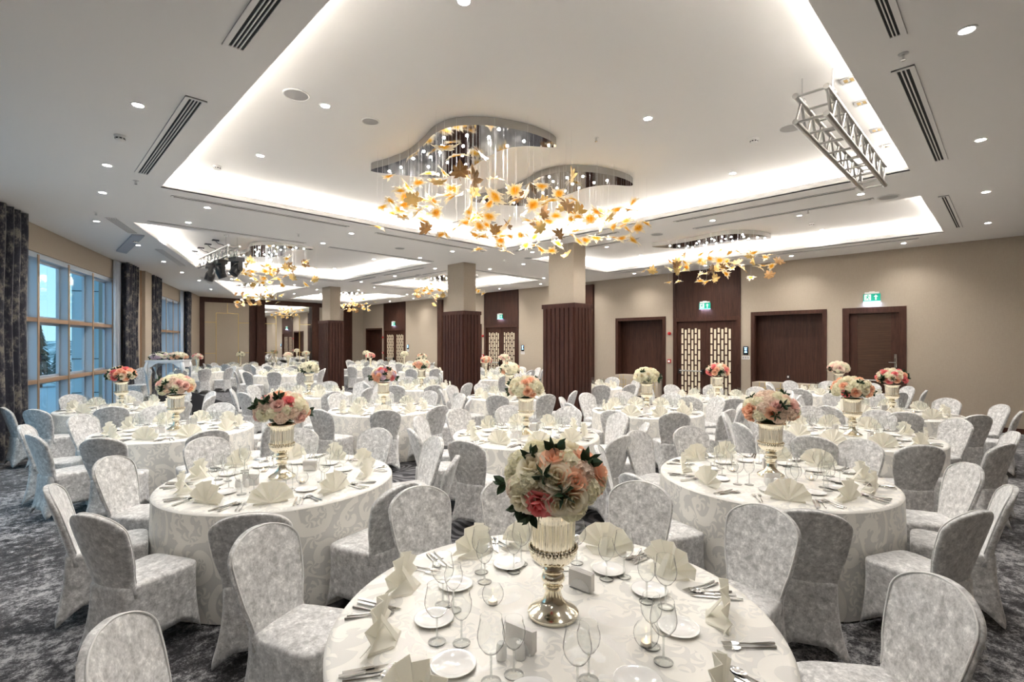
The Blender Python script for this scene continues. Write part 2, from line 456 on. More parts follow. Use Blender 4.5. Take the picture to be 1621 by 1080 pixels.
def sheer():
    m = bpy.data.materials.new('sheer_voile'); m.use_nodes = True; t = m.node_tree; t.nodes.clear()
    o = t.nodes.new('ShaderNodeOutputMaterial'); a = t.nodes.new('ShaderNodeMixShader'); b = t.nodes.new('ShaderNodeMixShader')
    tr = t.nodes.new('ShaderNodeBsdfTransparent'); tl = t.nodes.new('ShaderNodeBsdfTranslucent'); df = t.nodes.new('ShaderNodeBsdfDiffuse')
    for x in (tl, df): x.inputs[0].default_value = (0.80, 0.84, 0.90, 1)
    a.inputs[0].default_value = 0.5; b.inputs[0].default_value = 0.75
    t.links.new(tl.outputs[0], a.inputs[1]); t.links.new(df.outputs[0], a.inputs[2])
    t.links.new(tr.outputs[0], b.inputs[1]); t.links.new(a.outputs[0], b.inputs[2]); t.links.new(b.outputs[0], o.inputs[0])
    return m
M['sheer'] = sheer()
def rock_mat():
    m = new_mat('rocky_bank', rough=0.9); t = NT(m)
    c = t.noise(t.obj(), 0.9, 8, 0.7, 1.0)
    t.l(t.ramp(c, [(0.38, (0.10, 0.14, 0.13)), (0.5, (0.42, 0.46, 0.46)), (0.6, (0.85, 0.86, 0.85))]), t.b.inputs['Base Color'])
    return m
M['rock'] = rock_mat()
M['asphalt'] = new_mat('asphalt', (0.42, 0.46, 0.50), 0.85)
M['conifer'] = new_mat('conifer_needles', (0.03, 0.06, 0.045), 0.9)
M['bark'] = new_mat('bark', (0.08, 0.055, 0.04), 0.9)
M['fin'] = new_mat('facade_panel', (0.45, 0.62, 0.70), 0.5)
# ------------------------------------------------------------------ the room shell
ROOM = [(WALLX, NEARY), (WALLX, BACKY), (wx(BACKY), BACKY), (wx(NEARY), NEARY)]
def slab(poly, holes, z0, z1):
    mb = MB(); loops = [poly] + holes
    tri = tessellate_polygon([[Vector((x, y, 0)) for x, y in l] for l in loops])
    flat = [p for l in loops for p in l]; n = len(flat)
    fs = [tuple(t) for t in tri] + [tuple(n + i for i in t) for t in tri]
    b = 0
    for l in loops:
        m = len(l)
        fs += [(b + i, b + (i + 1) % m, n + b + (i + 1) % m, n + b + i) for i in range(m)]; b += m
    mb.add([(x, y, z0) for x, y in flat] + [(x, y, z1) for x, y in flat], fs)
    return mb
def ring(poly_in, poly_out, z0, z1, mb):
    n = len(poly_in)
    vs = [(x, y, z) for z in (z0, z1) for P_ in (poly_in, poly_out) for x, y in P_]
    fs = []
    for i in range(n):
        j = (i + 1) % n
        fs += [(i, j, n + j, n + i), (2 * n + i, 2 * n + j, 3 * n + j, 3 * n + i), (i, j, 2 * n + j, 2 * n + i), (n + i, n + j, 3 * n + j, 3 * n + i)]
    mb.add(vs, fs)
big = offset([(p[0], p[1]) for p in ROOM], 0.3)
fl = MB(); fl.prism(big, -0.05, 0.0); struct(fl.obj('floor', M['carpet']))
struct(slab(big, COVES, CZ, CZ + 0.02).obj('ceiling', M['ceiling']))
for P_ in COVES:
    mb = MB()
    ring(P_, offset(P_, 0.02), CZ + 0.001, CZ + 0.10, mb)
    ring(offset(P_, 0.20), offset(P_, 0.23), CZ + 0.02, TZ + 0.03, mb)
    mb.prism(offset(P_, 0.20), TZ, TZ + 0.03)
    struct(mb.obj('ceiling_recess', M['ceiling']))

# the door wall, X = WALLX, with its recesses: (Y0, Y1, top)
NICHES = [(3.36, 5.22, 2.75), (7.83, 9.71, 2.73), (16.76, 18.6, 2.72), (25.39, 27.25, 2.72)]
DDOORS = [(5.50, 7.57), (14.44, 16.58), (22.96, 25.18)]
opens = [(1.75, 3.02, 2.75)] + NICHES + [(a, b, 2.66) for a, b in DDOORS]
opens.sort()
mb = MB(); y = NEARY - 0.3; T0, T1 = WALLX, WALLX + 0.5
for a, b, z in opens:
    mb.box(T0, T1, y, a, 0, CZ + .01); mb.box(T0, T1, a, b, z, CZ + .01); mb.box(T0 + 0.36, T1, a, b, 0, z); y = b
mb.box(T0, T1, y, BACKY + .3, 0, CZ + .01)
struct(mb.obj('wall_right', M['wall']))
mb = MB(); mb.box(wx(BACKY) - .4, WALLX + .5, BACKY, BACKY + .3, 0, CZ + .01); struct(mb.obj('wall_back', M['wall']))
mb = MB(); mb.box(wx(NEARY) - .5, WALLX + .5, NEARY - .3, NEARY, 0, CZ + .01); struct(mb.obj('wall_near', M['wall']))
mb = MB()
y = NEARY
for a, b, z in opens:
    mb.box(WALLX - .018, WALLX, y, a, 0, .11); y = b
mb.box(WALLX - .018, WALLX, y, BACKY, 0, .11)
struct(mb.obj('baseboard_right', M['wood_frame']))

def frame_y(mb, a, b, z, wdt=0.10, x0=WALLX - .025, x1=WALLX + .10):
    """a door surround on the wall X = WALLX"""
    mb.box(x0, x1, a, a + wdt, 0, z); mb.box(x0, x1, b - wdt, b, 0, z); mb.box(x0, x1, a + wdt, b - wdt, z - wdt, z)
for i, (a, b, z) in enumerate(NICHES):
    mb = MB(); frame_y(mb, a, b, z)
    fr = struct(mb.obj('trim_%d' % (i + 1), M['wood_frame']))
    mb = MB(); mb.box(WALLX + .30, WALLX + .355, a, b, 0, z)
    mb.box(WALLX + .10, WALLX + .30, a, a + .04, 0, z); mb.box(WALLX + .10, WALLX + .30, b - .04, b, 0, z); mb.box(WALLX + .10, WALLX + .30, a + .04, b - .04, z - .04, z)
    mb.obj('recess_panelling', M['wood'], fr)
# single door
a, b, z = 1.75, 3.02, 2.75
mb = MB(); frame_y(mb, a, b, z, 0.14)
d1 = struct(mb.obj('door_1', M['wood_frame']))
mb = MB(); mb.box(WALLX + .06, WALLX + .11, a + .14, a + .30, .01, z - .14); mb.box(WALLX + .06, WALLX + .11, b - .30, b - .14, .01, z - .14); mb.obj('door_stile', M['wood_frame'], d1)
mb = MB(); mb.box(WALLX + .07, WALLX + .10, a + .30, b - .30, .01, z - .14); mb.obj('door_leaf', M['wood_across'], d1)
mb = MB(); mb.box(WALLX + .052, WALLX + .062, a + .19, a + .24, 1.30, 1.62); mb.tube([(WALLX + .01, a + .20, 1.42), (WALLX + .01, a + .34, 1.42)], .012); mb.tube([(WALLX + .06, a + .215, 1.42), (WALLX + .01, a + .215, 1.42)], .012); mb.tube([(WALLX + .03, a + .225, 1.22), (WALLX + .03, a + .225, 1.52)], .01); mb.obj('door_handle', M['chrome'], d1)
mb = MB(); mb.tube([(WALLX - .03, a + .15, 0.98), (WALLX - .03, b - .15, 0.98)], .018); mb.box(WALLX - .04, WALLX + .07, a + .15, a + .20, .93, 1.03); mb.box(WALLX - .04, WALLX + .07, b - .20, b - .15, .93, 1.03); mb.obj('push_bar', M['aluminium'], d1)
# double doors below full-height walnut panels
for i, (a, b) in enumerate(DDOORS):
    z = 2.66
    mb = MB(); frame_y(mb, a, b, z, 0.12, WALLX - .03)
    dd = struct(mb.obj('door_%d' % (i + 2), M['wood_frame']))
    mb = MB(); mb.box(WALLX - .02, WALLX - .001, a + .1, b - .1, z, CZ - .001); mb.box(WALLX - .035, WALLX - .001, a, a + .1, z, CZ - .001); mb.box(WALLX - .035, WALLX - .001, b - .1, b, z, CZ - .001)
    mb.obj('overdoor_panel', M['wood'], dd)
    mid = (a + b) / 2
    for (p, q) in ((a + .12, mid - .006), (mid + .006, b - .12)):
        x0, x1 = WALLX + .04, WALLX + .09
        lo, hi = .22, z - .33
        yl, yr = p + .16, q - .10
        mb = MB()
        mb.box(x0, x1, p, yl, .01, z - .12); mb.box(x0, x1, yr, q, .01, z - .12); mb.box(x0, x1, yl, yr, .01, lo); mb.box(x0, x1, yl, yr, hi, z - .12)
        leaf = mb.obj('door_leaf', M['wood_frame'], dd)
        mb = MB(); n = 6; cw = (yr - yl) / n
        for k in range(n + 1):
            mb.box(x0 + .005, x1 - .005, yl + k * cw - .020, yl + k * cw + .020, lo, hi)
        rh = (hi - lo) / 6.5
        for k in range(n):
            zz = lo + (0.0 if k % 2 else rh * 0.45)
            while zz < hi:
                mb.box(x0 + .005, x1 - .005, yl + k * cw + .02, yl + (k + 1) * cw - .02, max(lo, zz - .022), min(hi, zz + .022)); zz += rh
        mb.obj('lattice', M['wood_frame'], leaf)
        mb = MB(); mb.box(x1 - .03, x1 - .022, yl, yr, lo, hi); mb.obj('glazing', M['frost'], leaf)
    mb = MB(); zz = 1.02; p, q = mid + .10, b - .22
    mb.tube([(WALLX - .03, p, zz), (WALLX - .03, q, zz)], .02); mb.obj('push_bar', M['aluminium'], dd)
    mb = MB()
    for yy in (p, q): mb.box(WALLX - .045, WALLX + .05, yy - .03, yy + .03, zz - .09, zz + .05)
    mb.obj('bar_bracket', M['black_plastic'], dd)
# partition pilasters
for i, (a, b) in enumerate([(10.61, 10.95), (19.60, 19.95)]):
    mb = MB(); mb.box(WALLX - .12, WALLX - .001, a, b, 0, CZ - .12); struct(mb.obj('trim_%d' % (i + 5), M['wood_frame']))

# mirror wall at the far end
yb = BACKY
def xb(mb, x0, x1, z0, z1, d0, d1=0.001): mb.box(x0, x1, yb - d0, yb - d1, z0, z1)
mb = MB()
for x0, x1 in ((6.07, 6.31), (8.31, 9.01), (11.47, 11.95), (13.40, 13.92)): xb(mb, x0, x1, 0, CZ - .001, .10)
for x0, x1 in ((6.31, 8.31), (9.01, 11.47), (11.95, 13.40)): xb(mb, x0, x1, 3.86, CZ - .001, .10)
for x0, x1 in ((8.62, 9.01), (11.47, 11.75)): xb(mb, x0, x1, 0, CZ - .001, .26, .10)
xb(mb, 9.01, 11.47, 3.86, CZ - .001, .26, .10)
struct(mb.obj('trim_7', M['wood_frame']))
def gold_grid(mb, x0, x1, dep):
    c = (x0 + x1) / 2; h = (x1 - x0) * .25; L = lambda a, b, z0, z1: xb(mb, a, b, z0, z1, dep, dep - .012)
    g = .011
    L(c - g, c + g, 3.34, 3.85); L(c - h - g, c - h + g, .12, 3.34); L(c + h - g, c + h + g, .12, 3.34); L(c - h, c + h, 3.34 - g, 3.34 + g)
    for z_ in (2.88, 1.36): L(x0, c - h, z_ - g, z_ + g); L(c + h, x1, z_ - g, z_ + g)
for i, (x0, x1) in enumerate(((6.31, 8.31), (11.95, 13.40))):
    mb = MB(); xb(mb, x0, x1, 0, 3.86, .05); pn = struct(mb.obj('trim_%d' % (i + 8), M['panel_cream']))
    mb = MB(); gold_grid(mb, x0, x1, .062); mb.obj('brass_inlay', M['gold_line'], pn)
mb = MB(); xb(mb, 9.01, 11.47, .1, 3.86, .06)
mi = tag(mb.obj('wall_mirror', M['mirror']), 'tall mirror in a walnut surround on the far end wall, reflecting the hall', 'mirror')
mb = MB(); gold_grid(mb, 9.01, 11.47, .073); mb.obj('brass_inlay', M['gold_line'], mi)

# window wall
WE = Vector((SL, 1, 0)).normalized(); WN = Vector((WE.y, -WE.x, 0))
WM = Matrix(((WE.x, WN.x, 0, -0.09), (WE.y, WN.y, 0, 12.12), (0, 0, 1, 0), (0, 0, 0, 1)))
K = 1 / WE.y
def sY(Y): return (Y - 12.12) * K
W1, W2 = (-6.2, 5.25), (9.15, 13.75)
S0, S1 = sY(NEARY) - .4, sY(BACKY) + .3
mb = MB()
for a, b in ((S0, W1[0]), (W1[1], W2[0]), (W2[1], S1)): mb.box(a, b, -.35, 0, 0, CZ + .01, WM)
for a, b in (W1, W2): mb.box(a, b, -.35, 0, 3.60, CZ + .01, WM)
struct(mb.obj('wall_left', M['wall']))
mb = MB(); mb.box(W1[1] + 1.35, W1[1] + 1.95, 0, .10, 0, CZ, WM); mb.box(W1[1] + 2.0, W1[1] + 2.75, 0, .22, 0, CZ, WM)
mb.box(14.55, S1, 0, .25, 0, CZ, WM)
struct(mb.obj('wall_piers', M['wall']))
mb = MB(); mb.box(W1[1] + 1.95, W1[1] + 2.0, 0, .13, 0, CZ, WM); struct(mb.obj('trim_10', M['transom_wood']))
def window(n, a, b, mull):
    mb = MB(); fr = []
    for s in (a, b): mb.box(s - .03 + (.03 if s == a else -.03), s + .03 + (.03 if s == a else -.03), -.24, -.02, .02, 3.6, WM)
    mb.box(a, b, -.24, -.04, 3.50, 3.60, WM); mb.box(a, b, -.24, -.03, 0.0, .08, WM)
    wd = struct(mb.obj('window_%d' % n, M['window_frame']))
    ss = [a] + mull + [b]
    for s in mull:
        mb = MB(); mb.box(s - .028, s + .028, -.20, -.012, .08, 3.50, WM); m_ = mb.obj('mullion', M['window_frame'], wd)
        mb = MB(); mb.box(s - .032, s + .032, -.012, .004, .08, 3.56, WM); mb.obj('mullion_cap', M['transom_wood'], m_)
    for z0, z1 in ((2.285, 2.365), (1.115, 1.19)):
        mb = MB()
        for p, q in zip(ss[:-1], ss[1:]): mb.box(p + .03, q - .03, -.20, -.01, z0, z1, WM)
        mb.obj('transom', M['transom_wood'], wd)
    for p, q in zip(ss[:-1], ss[1:]):
        for z0, z1 in ((.08, 1.115), (1.19, 2.285), (2.365, 3.50)):
            mb = MB(); g = .045
            x0, x1 = p + .03, q - .03
            mb.box(x0, x0 + g, -.20, -.15, z0, z1, WM); mb.box(x1 - g, x1, -.20, -.15, z0, z1, WM); mb.box(x0, x1, -.20, -.15, z0, z0 + g, WM); mb.box(x0, x1, -.20, -.15, z1 - g, z1, WM)
            sh = mb.obj('sash', M['window_frame'], wd)
            mb = MB(); mb.add([WM @ Vector(c) for c in ((x0, -.18, z0), (x1, -.18, z0), (x1, -.18, z1), (x0, -.18, z1))], [(0, 1, 2, 3)]); mb.obj('pane', M['pane'], sh)
window(1, W1[0], W1[1], [.91 + 1.39 * k for k in range(-5, 4) if W1[0] + .3 < .91 + 1.39 * k < W1[1] - .05])
window(2, W2[0], W2[1], [9.95, 11.1, 12.25, 13.2])

# curtains: a pleated sheet along the window wall
def pleats(name, s0, s1, mat, folds, amp=.06, off=.16, z0=.02, z1=CZ - .02, thick=.012, n=None):
    n = n or folds * 8; mb = MB(); uv = []
    rows = 12
    for side in (0, 1):
        for j in range(rows + 1):
            z = z0 + (z1 - z0) * j / rows
            for i in range(n + 1):
                u = i / n; s = s0 + (s1 - s0) * u
                ph = u * folds * 2 * PI
                y = off + amp * math.sin(ph + .5 * math.sin(ph * .37 + j * .12)) * (1 + .15 * math.sin(j * .7)) - side * thick
                mb.v.append(tuple(WM @ Vector((s + .012 * math.sin(ph * 2), y, z)))); uv.append((u * (s1 - s0) * 1.6, z))
    m = (rows + 1) * (n + 1)
    for side in (0, 1):
        for j in range(rows):
            for i in range(n):
                a = side * m + j * (n + 1) + i
                mb.f.append((a, a + 1, a + n + 2, a + n + 1))
    for j in range(rows):
        for i in (0, n):
            a = j * (n + 1) + i; mb.f.append((a, a + n + 1, m + a + n + 1, m + a))
    mb.uv = uv
    return mb.obj(name, mat, None, 2)
c1 = pleats('curtain', -1.75, -.10, M['curtain'], 7, .09, .20)
tag(c1, 'dark woven curtain hanging at the near side of the large window', 'curtain', 'patterned curtains on the window wall')
c2 = pleats('curtain', 5.32, 6.42, M['curtain'], 5, .09, .20)
tag(c2, 'dark woven curtain gathered against the taupe pier beyond the large window', 'curtain', 'patterned curtains on the window wall')
c3 = pleats('curtain', 8.05, 9.20, M['curtain'], 5, .08, .20)
tag(c3, 'dark woven curtain at the near side of the smaller window', 'curtain', 'patterned curtains on the window wall')
c4 = pleats('curtain', 13.75, 14.50, M['curtain'], 4, .08, .20)
tag(c4, 'dark woven curtain at the far side of the smaller window, near the end wall', 'curtain', 'patterned curtains on the window wall')
s1 = pleats('sheer_curtain', 4.95, 5.50, M['sheer'], 6, .03, .06, thick=.004)
tag(s1, 'thin white voile drawn back beside the far end of the large window', 'sheer curtain', 'white voiles at the windows')
s2 = pleats('sheer_curtain', 13.30, 13.85, M['sheer'], 5, .03, .06, thick=.004)
tag(s2, 'thin white voile drawn back beside the far end of the smaller window', 'sheer curtain', 'white voiles at the windows')

# outside the windows
mb = MB(); mb.box(-90, -1.2, -40, 90, -.4, -.35)
mb2 = MB(); mb2.add([(-60, -30, -.3), (wx(-30) - .6, -30, -.3), (wx(70) - .6, 70, -.3), (-60, 70, -.3)], [(0, 1, 2, 3)])
struct(mb2.obj('ground_outside', M['asphalt']))
def bank():
    rnd = random.Random(3); mb = MB(); n, m = 80, 60
    for j in range(m + 1):
        for i in range(n + 1):
            s = 16 + 90 * i / n; o = -3 - 60 * j / m
            q = min(1, max(0, (s - 22 - 2 * math.sin(o * .3)) / 13)); h = 2.1 * q * q * (3 - 2 * q) * min(1, (-o - 3) / 5)
            mb.v.append(tuple(WM @ Vector((s, o, -.42 + h + .22 * rnd.random() * q + .18 * q * math.sin(s * .5 + o * .4)))))
    for j in range(m):
        for i in range(n):
            a = j * (n + 1) + i; mb.f.append((a, a + 1, a + n + 2, a + n + 1))
    return mb
struct(bank().obj('hill_outside', M['rock'], None, 2))
def conifer(s, o, h, label):
    rnd = random.Random(int(h * 100)); p = WM @ Vector((s, o, -.3))
    t = empty('conifer_tree', p, 0, label, 'tree', 'trees outside the windows')
    mb = MB(); mb.tube([(0, 0, 0), (0, 0, h * .95)], [.09, .02], 8); mb.obj('trunk', M['bark'], t)
    mb = MB()
    for k in range(240):
        f = rnd.random() ** .8; z = h * (.12 + .86 * f); r = h * .20 * (1 - f) + .06; a = rnd.random() * 6.28
        c = Vector((math.cos(a), math.sin(a), 0)); q = Vector((-c.y, c.x, 0)); b0 = c * r * .15 + Vector((0, 0, z + .10)); e_ = c * r + Vector((0, 0, z - .10 - r * .2)); w_ = q * r * .22
        mb.add([b0, e_ + w_ * .2 - c * .1 * r + w_ * .6, e_, e_ - w_ * .8 - c * .1 * r, b0 - Vector((0, 0, .05))], [(0, 1, 2), (0, 2, 3), (4, 2, 1), (4, 3, 2)])
    mb.obj('foliage', M['conifer'], t)
conifer(20.0, -6.9, 3.2, 'dark conifer outside the leftmost large pane')
conifer(24.5, -7.6, 2.9, 'dark conifer outside, seen through the second pane')
conifer(30.0, -8.2, 2.6, 'small dark conifer outside, seen through the third pane')
mb = MB(); mb.box(5.36, 5.8, -.95, -.36, -.3, 6.5, WM)
fw = struct(mb.obj('wall_outside', M['fin']))
mb = MB()
for k in range(6): mb.box(5.35, 5.36, -.95, -.36, .55 + k * .9, .57 + k * .9, WM)
mb.box(5.35, 5.36, -.62, -.61, -.3, 6.5, WM)
mb.obj('panel_joints', M['dark'], fw)

# pillars
PIL = [(6.80, 'large pillar nearest the camera'), (10.60, ''), (18.88, '')]
for i, (y0, _) in enumerate(PIL):
    mb = MB(); mb.box(8.63, 9.06, y0, y0 + .72, 0, CZ); p = struct(mb.obj('pillar', M['wall']))
    x0, x1, a, b, zt = 8.545, 9.145, y0 - .085, y0 + .805, 2.76
    mb = MB(); mb.box(x0, x1, a, b, 0, zt - .10); mb.box(x0 - .03, x1 + .03, a - .03, b + .03, zt - .10, zt)
    n = 7
    for k in range(n):
        g = (b - a) / n; mb.box(x0 - .028, x1 + .028, a + k * g + .016, a + (k + 1) * g - .016, .0, zt - .10)
    n = 5
    for k in range(n):
        g = (x1 - x0) / n; mb.box(x0 + k * g + .014, x0 + (k + 1) * g - .014, a - .028, b + .028, .0, zt - .10)
    mb.obj('slatted_cladding', M['wood_slat'], p)

# ------------------------------------------------------------------ ceiling fittings
def spotlight_proto():
    t = empty('recessed_spotlight')
    mb = open_mb(); mb.lathe([(.042, -.002), (.046, -.008), (.058, -.006), (.060, .0)], 20); mb.obj('trim_ring', M['plastic'], t, True)
    mb = MB(); mb.lathe([(.001, -.003), (.042, -.003)], 20); mb.obj('lamp', M['spot_glow'], t)
    return Proto(t)
SP = spotlight_proto()
def spot(x, y, z, label, group, power=1.0):
    SP.place((x, y, z), 0, label, 'ceiling light', group)
    lamp('SPOT', 'spotlight_beam', (x, y, z - .02), SPOT_W * power, WARM, (0, 0, 0), spot_size=2.35, spot_blend=1.0, shadow_soft_size=.05)
ORD = ['first', 'second', 'third', 'fourth', 'fifth', 'sixth', 'seventh', 'eighth', 'ninth', 'tenth', 'eleventh', 'twelfth']
rows = [
    ('on the near strip beside the front cove', [(-.60, .20), (2.08, .20), (4.73, .23), (7.40, .25), (10.02, .28), (12.65, .33)], CZ, 'spotlights in the lowered ceiling right of the coves'),
    ('along the window side of the front cove', [(.76, 1.25), (.76, 3.4), (.77, 5.70), (.76, 7.91), (.85, 9.4), (.97, 11.70)], CZ, 'spotlights in the lowered ceiling on the window side'),
    ('near the window wall beside the camera', [(-1.9, 1.2), (-1.9, 3.6), (-1.9, 6.0)], CZ, 'spotlights near the window wall beside the camera'),
    ('slanting along the window wall', [(1.88, 13.92), (2.76, 16.26), (3.6, 18.4), (4.50, 20.36), (5.6, 23.4)], CZ, 'spotlights following the window wall'),
    ('just past the front cove', [(2.16, 9.25), (4.74, 9.40), (7.40, 9.53), (10.03, 9.68), (12.7, 9.8)], CZ, 'spotlights between the first and second coves'),
    ('just before the second cove', [(2.18, 10.64), (4.76, 10.77), (7.37, 10.85), (10.0, 11.05), (12.71, 11.3)], CZ, 'spotlights between the first and second coves'),
    ('between the two rows of coves', [(8.85, 1.59), (8.87, 3.82), (8.87, 6.04), (8.85, 8.24), (8.76, 12.11), (8.81, 14.43), (8.77, 16.64), (8.78, 20.46), (8.78, 22.88)], CZ, 'spotlights between the left and right coves'),
    ('beyond the second cove', [(4.70, 17.5), (7.41, 17.73), (10.06, 17.99), (12.6, 18.1)], CZ, 'spotlights between the second and third coves'),
    ('just before the third cove', [(5.2, 19.1), (7.44, 19.35), (10.1, 19.4), (12.60, 19.6)], CZ, 'spotlights between the second and third coves'),
    ('along the door wall', [(13.9, 1.71), (13.92, 3.97), (13.92, 6.2), (13.93, 8.52), (13.93, 10.6), (13.91, 12.52), (13.93, 14.81), (13.95, 17.4), (13.98, 19.2), (13.98, 21.14), (13.98, 23.4)], CZ, 'spotlights along the door wall'),
    ('on the window side inside the front cove', [(2.32, 2.85), (2.30, 5.15), (2.29, 7.14)], TZ, 'spotlights inside the front cove'),
    ('on the door side inside the front cove', [(5.01, 2.89), (7.83 - .3, 2.94), (7.5, 7.2), (5.0, 7.3)], TZ, 'spotlights inside the front cove'),
    ('inside the second window-side cove', [(2.32, 13.26), (5.05, 13.44), (7.6, 13.64), (5.4, 15.9), (7.6, 16.3)], TZ, 'spotlights inside the second window-side cove'),
    ('inside the first door-side cove', [(10.98, 2.99), (12.75, 3.02), (10.98, 7.55), (12.75, 7.58)], TZ, 'spotlights inside the first door-side cove'),
    ('inside the second door-side cove', [(11.0, 12.9), (12.85, 13.5), (11.0, 16.5), (12.9, 16.4)], TZ, 'spotlights inside the second door-side cove'),
    ('inside the far door-side cove', [(11.0, 21.2), (12.9, 21.4), (11.0, 25.2)], TZ, 'spotlights inside the far door-side cove'),
]
for where, pts, z, grp in rows:
    for k, (x, y) in enumerate(pts):
        spot(x, y, z, 'round recessed spotlight, %s from the camera %s' % (ORD[k], where), grp, .45 if x < 1.3 and y < 7 and x != .77 or y < .21 else 1.0)

def slot(name, x0, x1, y0, y1, nslots, along, label, cat, group, mat=None):
    """a white frame with dark slots set just under the ceiling"""
    cx_, cy_ = (x0 + x1) / 2, (y0 + y1) / 2; hx, hy = (x1 - x0) / 2, (y1 - y0) / 2
    if nslots == 1: hx, hy = (hx + .014, hy) if along == 'y' else (hx, hy + .014)
    t = empty(name, (cx_, cy_, CZ), 0, label, cat, group)
    mb = MB(); mb.box(-hx, hx, -hy, hy, -.004, 0); mb.obj('slots', M['dark'], t)
    mb = MB(); W = (hx if along == 'y' else hy) * 2; L = (hy if along == 'y' else hx)
    edge = .035 if nslots > 1 else .010
    cell = (W - 2 * edge) / nslots; bar = cell * .36 if nslots > 1 else 0
    bars = [(-W / 2, -W / 2 + edge), (W / 2 - edge, W / 2)] + [(-W / 2 + edge + k * cell - bar / 2, -W / 2 + edge + k * cell + bar / 2) for k in range(1, nslots)]
    for p, q in bars:
        if along == 'y': mb.box(p, q, -L, L, -.012, -.0041)
        else: mb.box(-L, L, p, q, -.012, -.0041)
    for e0, e1 in ((-L, -L + .03), (L - .03, L)):
        if along == 'y': mb.box(-W / 2, W / 2, e0, e1, -.0121, -.004)
        else: mb.box(e0, e1, -W / 2, W / 2, -.0121, -.004)
    mb.obj('frame', M['ceiling'], t)
    return t
G4 = 'four-slot air grilles left of the front cove'; G3 = 'black-slotted air grilles right of the coves'
slot('air_grille', 1.05, 1.22, 2.2, 4.10, 4, 'y', 'black four-slot air grille at the top edge, left of the front cove', 'air vent', G4)
slot('air_grille', 1.04, 1.21, 5.18, 7.98, 4, 'y', 'long four-slot air grille left of the front cove corner', 'air vent', G4)
slot('air_grille', 2.8, 4.48, .53, .66, 3, 'x', 'black three-slot air grille at the top edge, right of the front cove', 'air vent', G3)
slot('air_grille', 5.02, 7.90, .55, .70, 3, 'x', 'long three-slot air grille right of the front cove corner', 'air vent', G3)
slot('air_grille', 9.85, 12.77, .68, .80, 2, 'x', 'two-slot air grille right of the door-side cove', 'air vent', G3)
M['slot_grey'] = new_mat('slot_grey', (0.10, 0.10, 0.10), .7)
def slant_grille(s0, s1, off, wdt, label, mat, ns=5):
    p = WM @ Vector(((s0 + s1) / 2, off, CZ)); L = (s1 - s0) / 2
    t = empty('air_grille', p, math.atan2(WE.y, WE.x), label, 'air vent', 'air grilles beside the window-wall coves')
    mb = MB(); mb.box(-L, L, -wdt / 2, wdt / 2, -.004, 0); mb.obj('slots', M['slot_grey'], t)
    mb = MB()
    for k in range(ns + 1): y = -wdt / 2 + wdt * k / ns; mb.box(-L, L, y - .007, y + .007, -.012, -.0041)
    for x in (-L, L): mb.box(x - .01, x + .01, -wdt / 2, wdt / 2, -.012, -.004)
    mb.obj('frame', M['ceiling'], t)
def soff(x, y): q = WM.inverted() @ Vector((x, y, 0)); return q.x, q.y
a0 = soff(1.13, 11.22); a1 = soff(1.60, 12.47)
slant_grille(a0[0], a1[0], (a0[1] + a1[1]) / 2, .17, 'striped air grille slanting beside the near corner of the second cove', None)
a0 = soff(2.33, 14.23); a1 = soff(3.31, 16.81)
slant_grille(a0[0], a1[0], (a0[1] + a1[1]) / 2, .16, 'striped air grille slanting beside the middle of the second cove', None)
a0 = soff(4.35, 19.2); a1 = soff(5.1, 21.3)
slant_grille(a0[0], a1[0], (a0[1] + a1[1]) / 2, .16, 'striped air grille slanting beside the third cove', None)
# hinged access flap hanging a little open
p = Vector((1.69, 12.55, CZ)); t = MB()
t.prism([(1.60, 12.56), (1.80, 12.53), (1.84, 15.3), (1.62, 15.1)], CZ - .03, CZ - .001)
tag(t.obj('ceiling_flap', new_mat('grey_flap', (0.42, 0.45, 0.50), .5)), 'narrow blue-grey ceiling flap between the striped grilles by the window', 'ceiling panel')
SG = 'thin black slot diffusers in the ceiling'
for x0, x1, y0, y1, al, lb in [
    (1.60, 4.42, 8.86, 8.91, 'x', 'left one of the slots just past the front cove'),
    (5.06, 7.98, 8.98, 9.03, 'x', 'right one of the slots just past the front cove'),
    (1.63, 4.49, 11.02, 11.07, 'x', 'left one of the slots before the second cove'),
    (5.05, 7.97, 11.08, 11.13, 'x', 'right one of the slots before the second cove'),
    (8.44, 8.49, 1.56, 4.35, 'y', 'near slot on the door side of the front cove'),
    (9.22, 9.27, 1.50, 4.35, 'y', 'near slot facing it beside the door-side cove'),
    (8.44, 8.49, 5.54, 6.25, 'y', 'short middle slot on the door side of the front cove'),
    (9.26, 9.31, 5.53, 6.92, 'y', 'slot beside the door-side cove, right of the nearest pillar'),
    (8.44, 8.49, 7.75, 8.48, 'y', 'short slot left of the nearest pillar'),
    (8.44, 8.49, 12.2, 14.6, 'y', 'near slot on the right side of the second cove'),
    (9.26, 9.31, 12.2, 16.8, 'y', 'slot left of the second door-side cove'),
    (8.44, 8.49, 15.0, 16.9, 'y', 'far slot on the right side of the second cove'),
    (4.4, 8.0, 17.2, 17.25, 'x', 'slot past the far edge of the second cove'),
    (9.8, 13.0, 17.6, 17.65, 'x', 'slot past the second door-side cove'),
    (9.8, 13.0, 11.5, 11.55, 'x', 'slot before the second door-side cove'),
    (13.45, 13.50, 1.4, 4.6, 'y', 'near slot between the door-side cove and the wall'),
    (13.45, 13.50, 5.2, 9.0, 'y', 'far slot between the door-side cove and the wall')]:
    slot('slot_diffuser', x0, x1, y0, y1, 1, al, 'thin black ceiling slot, ' + lb, 'slot diffuser', SG)
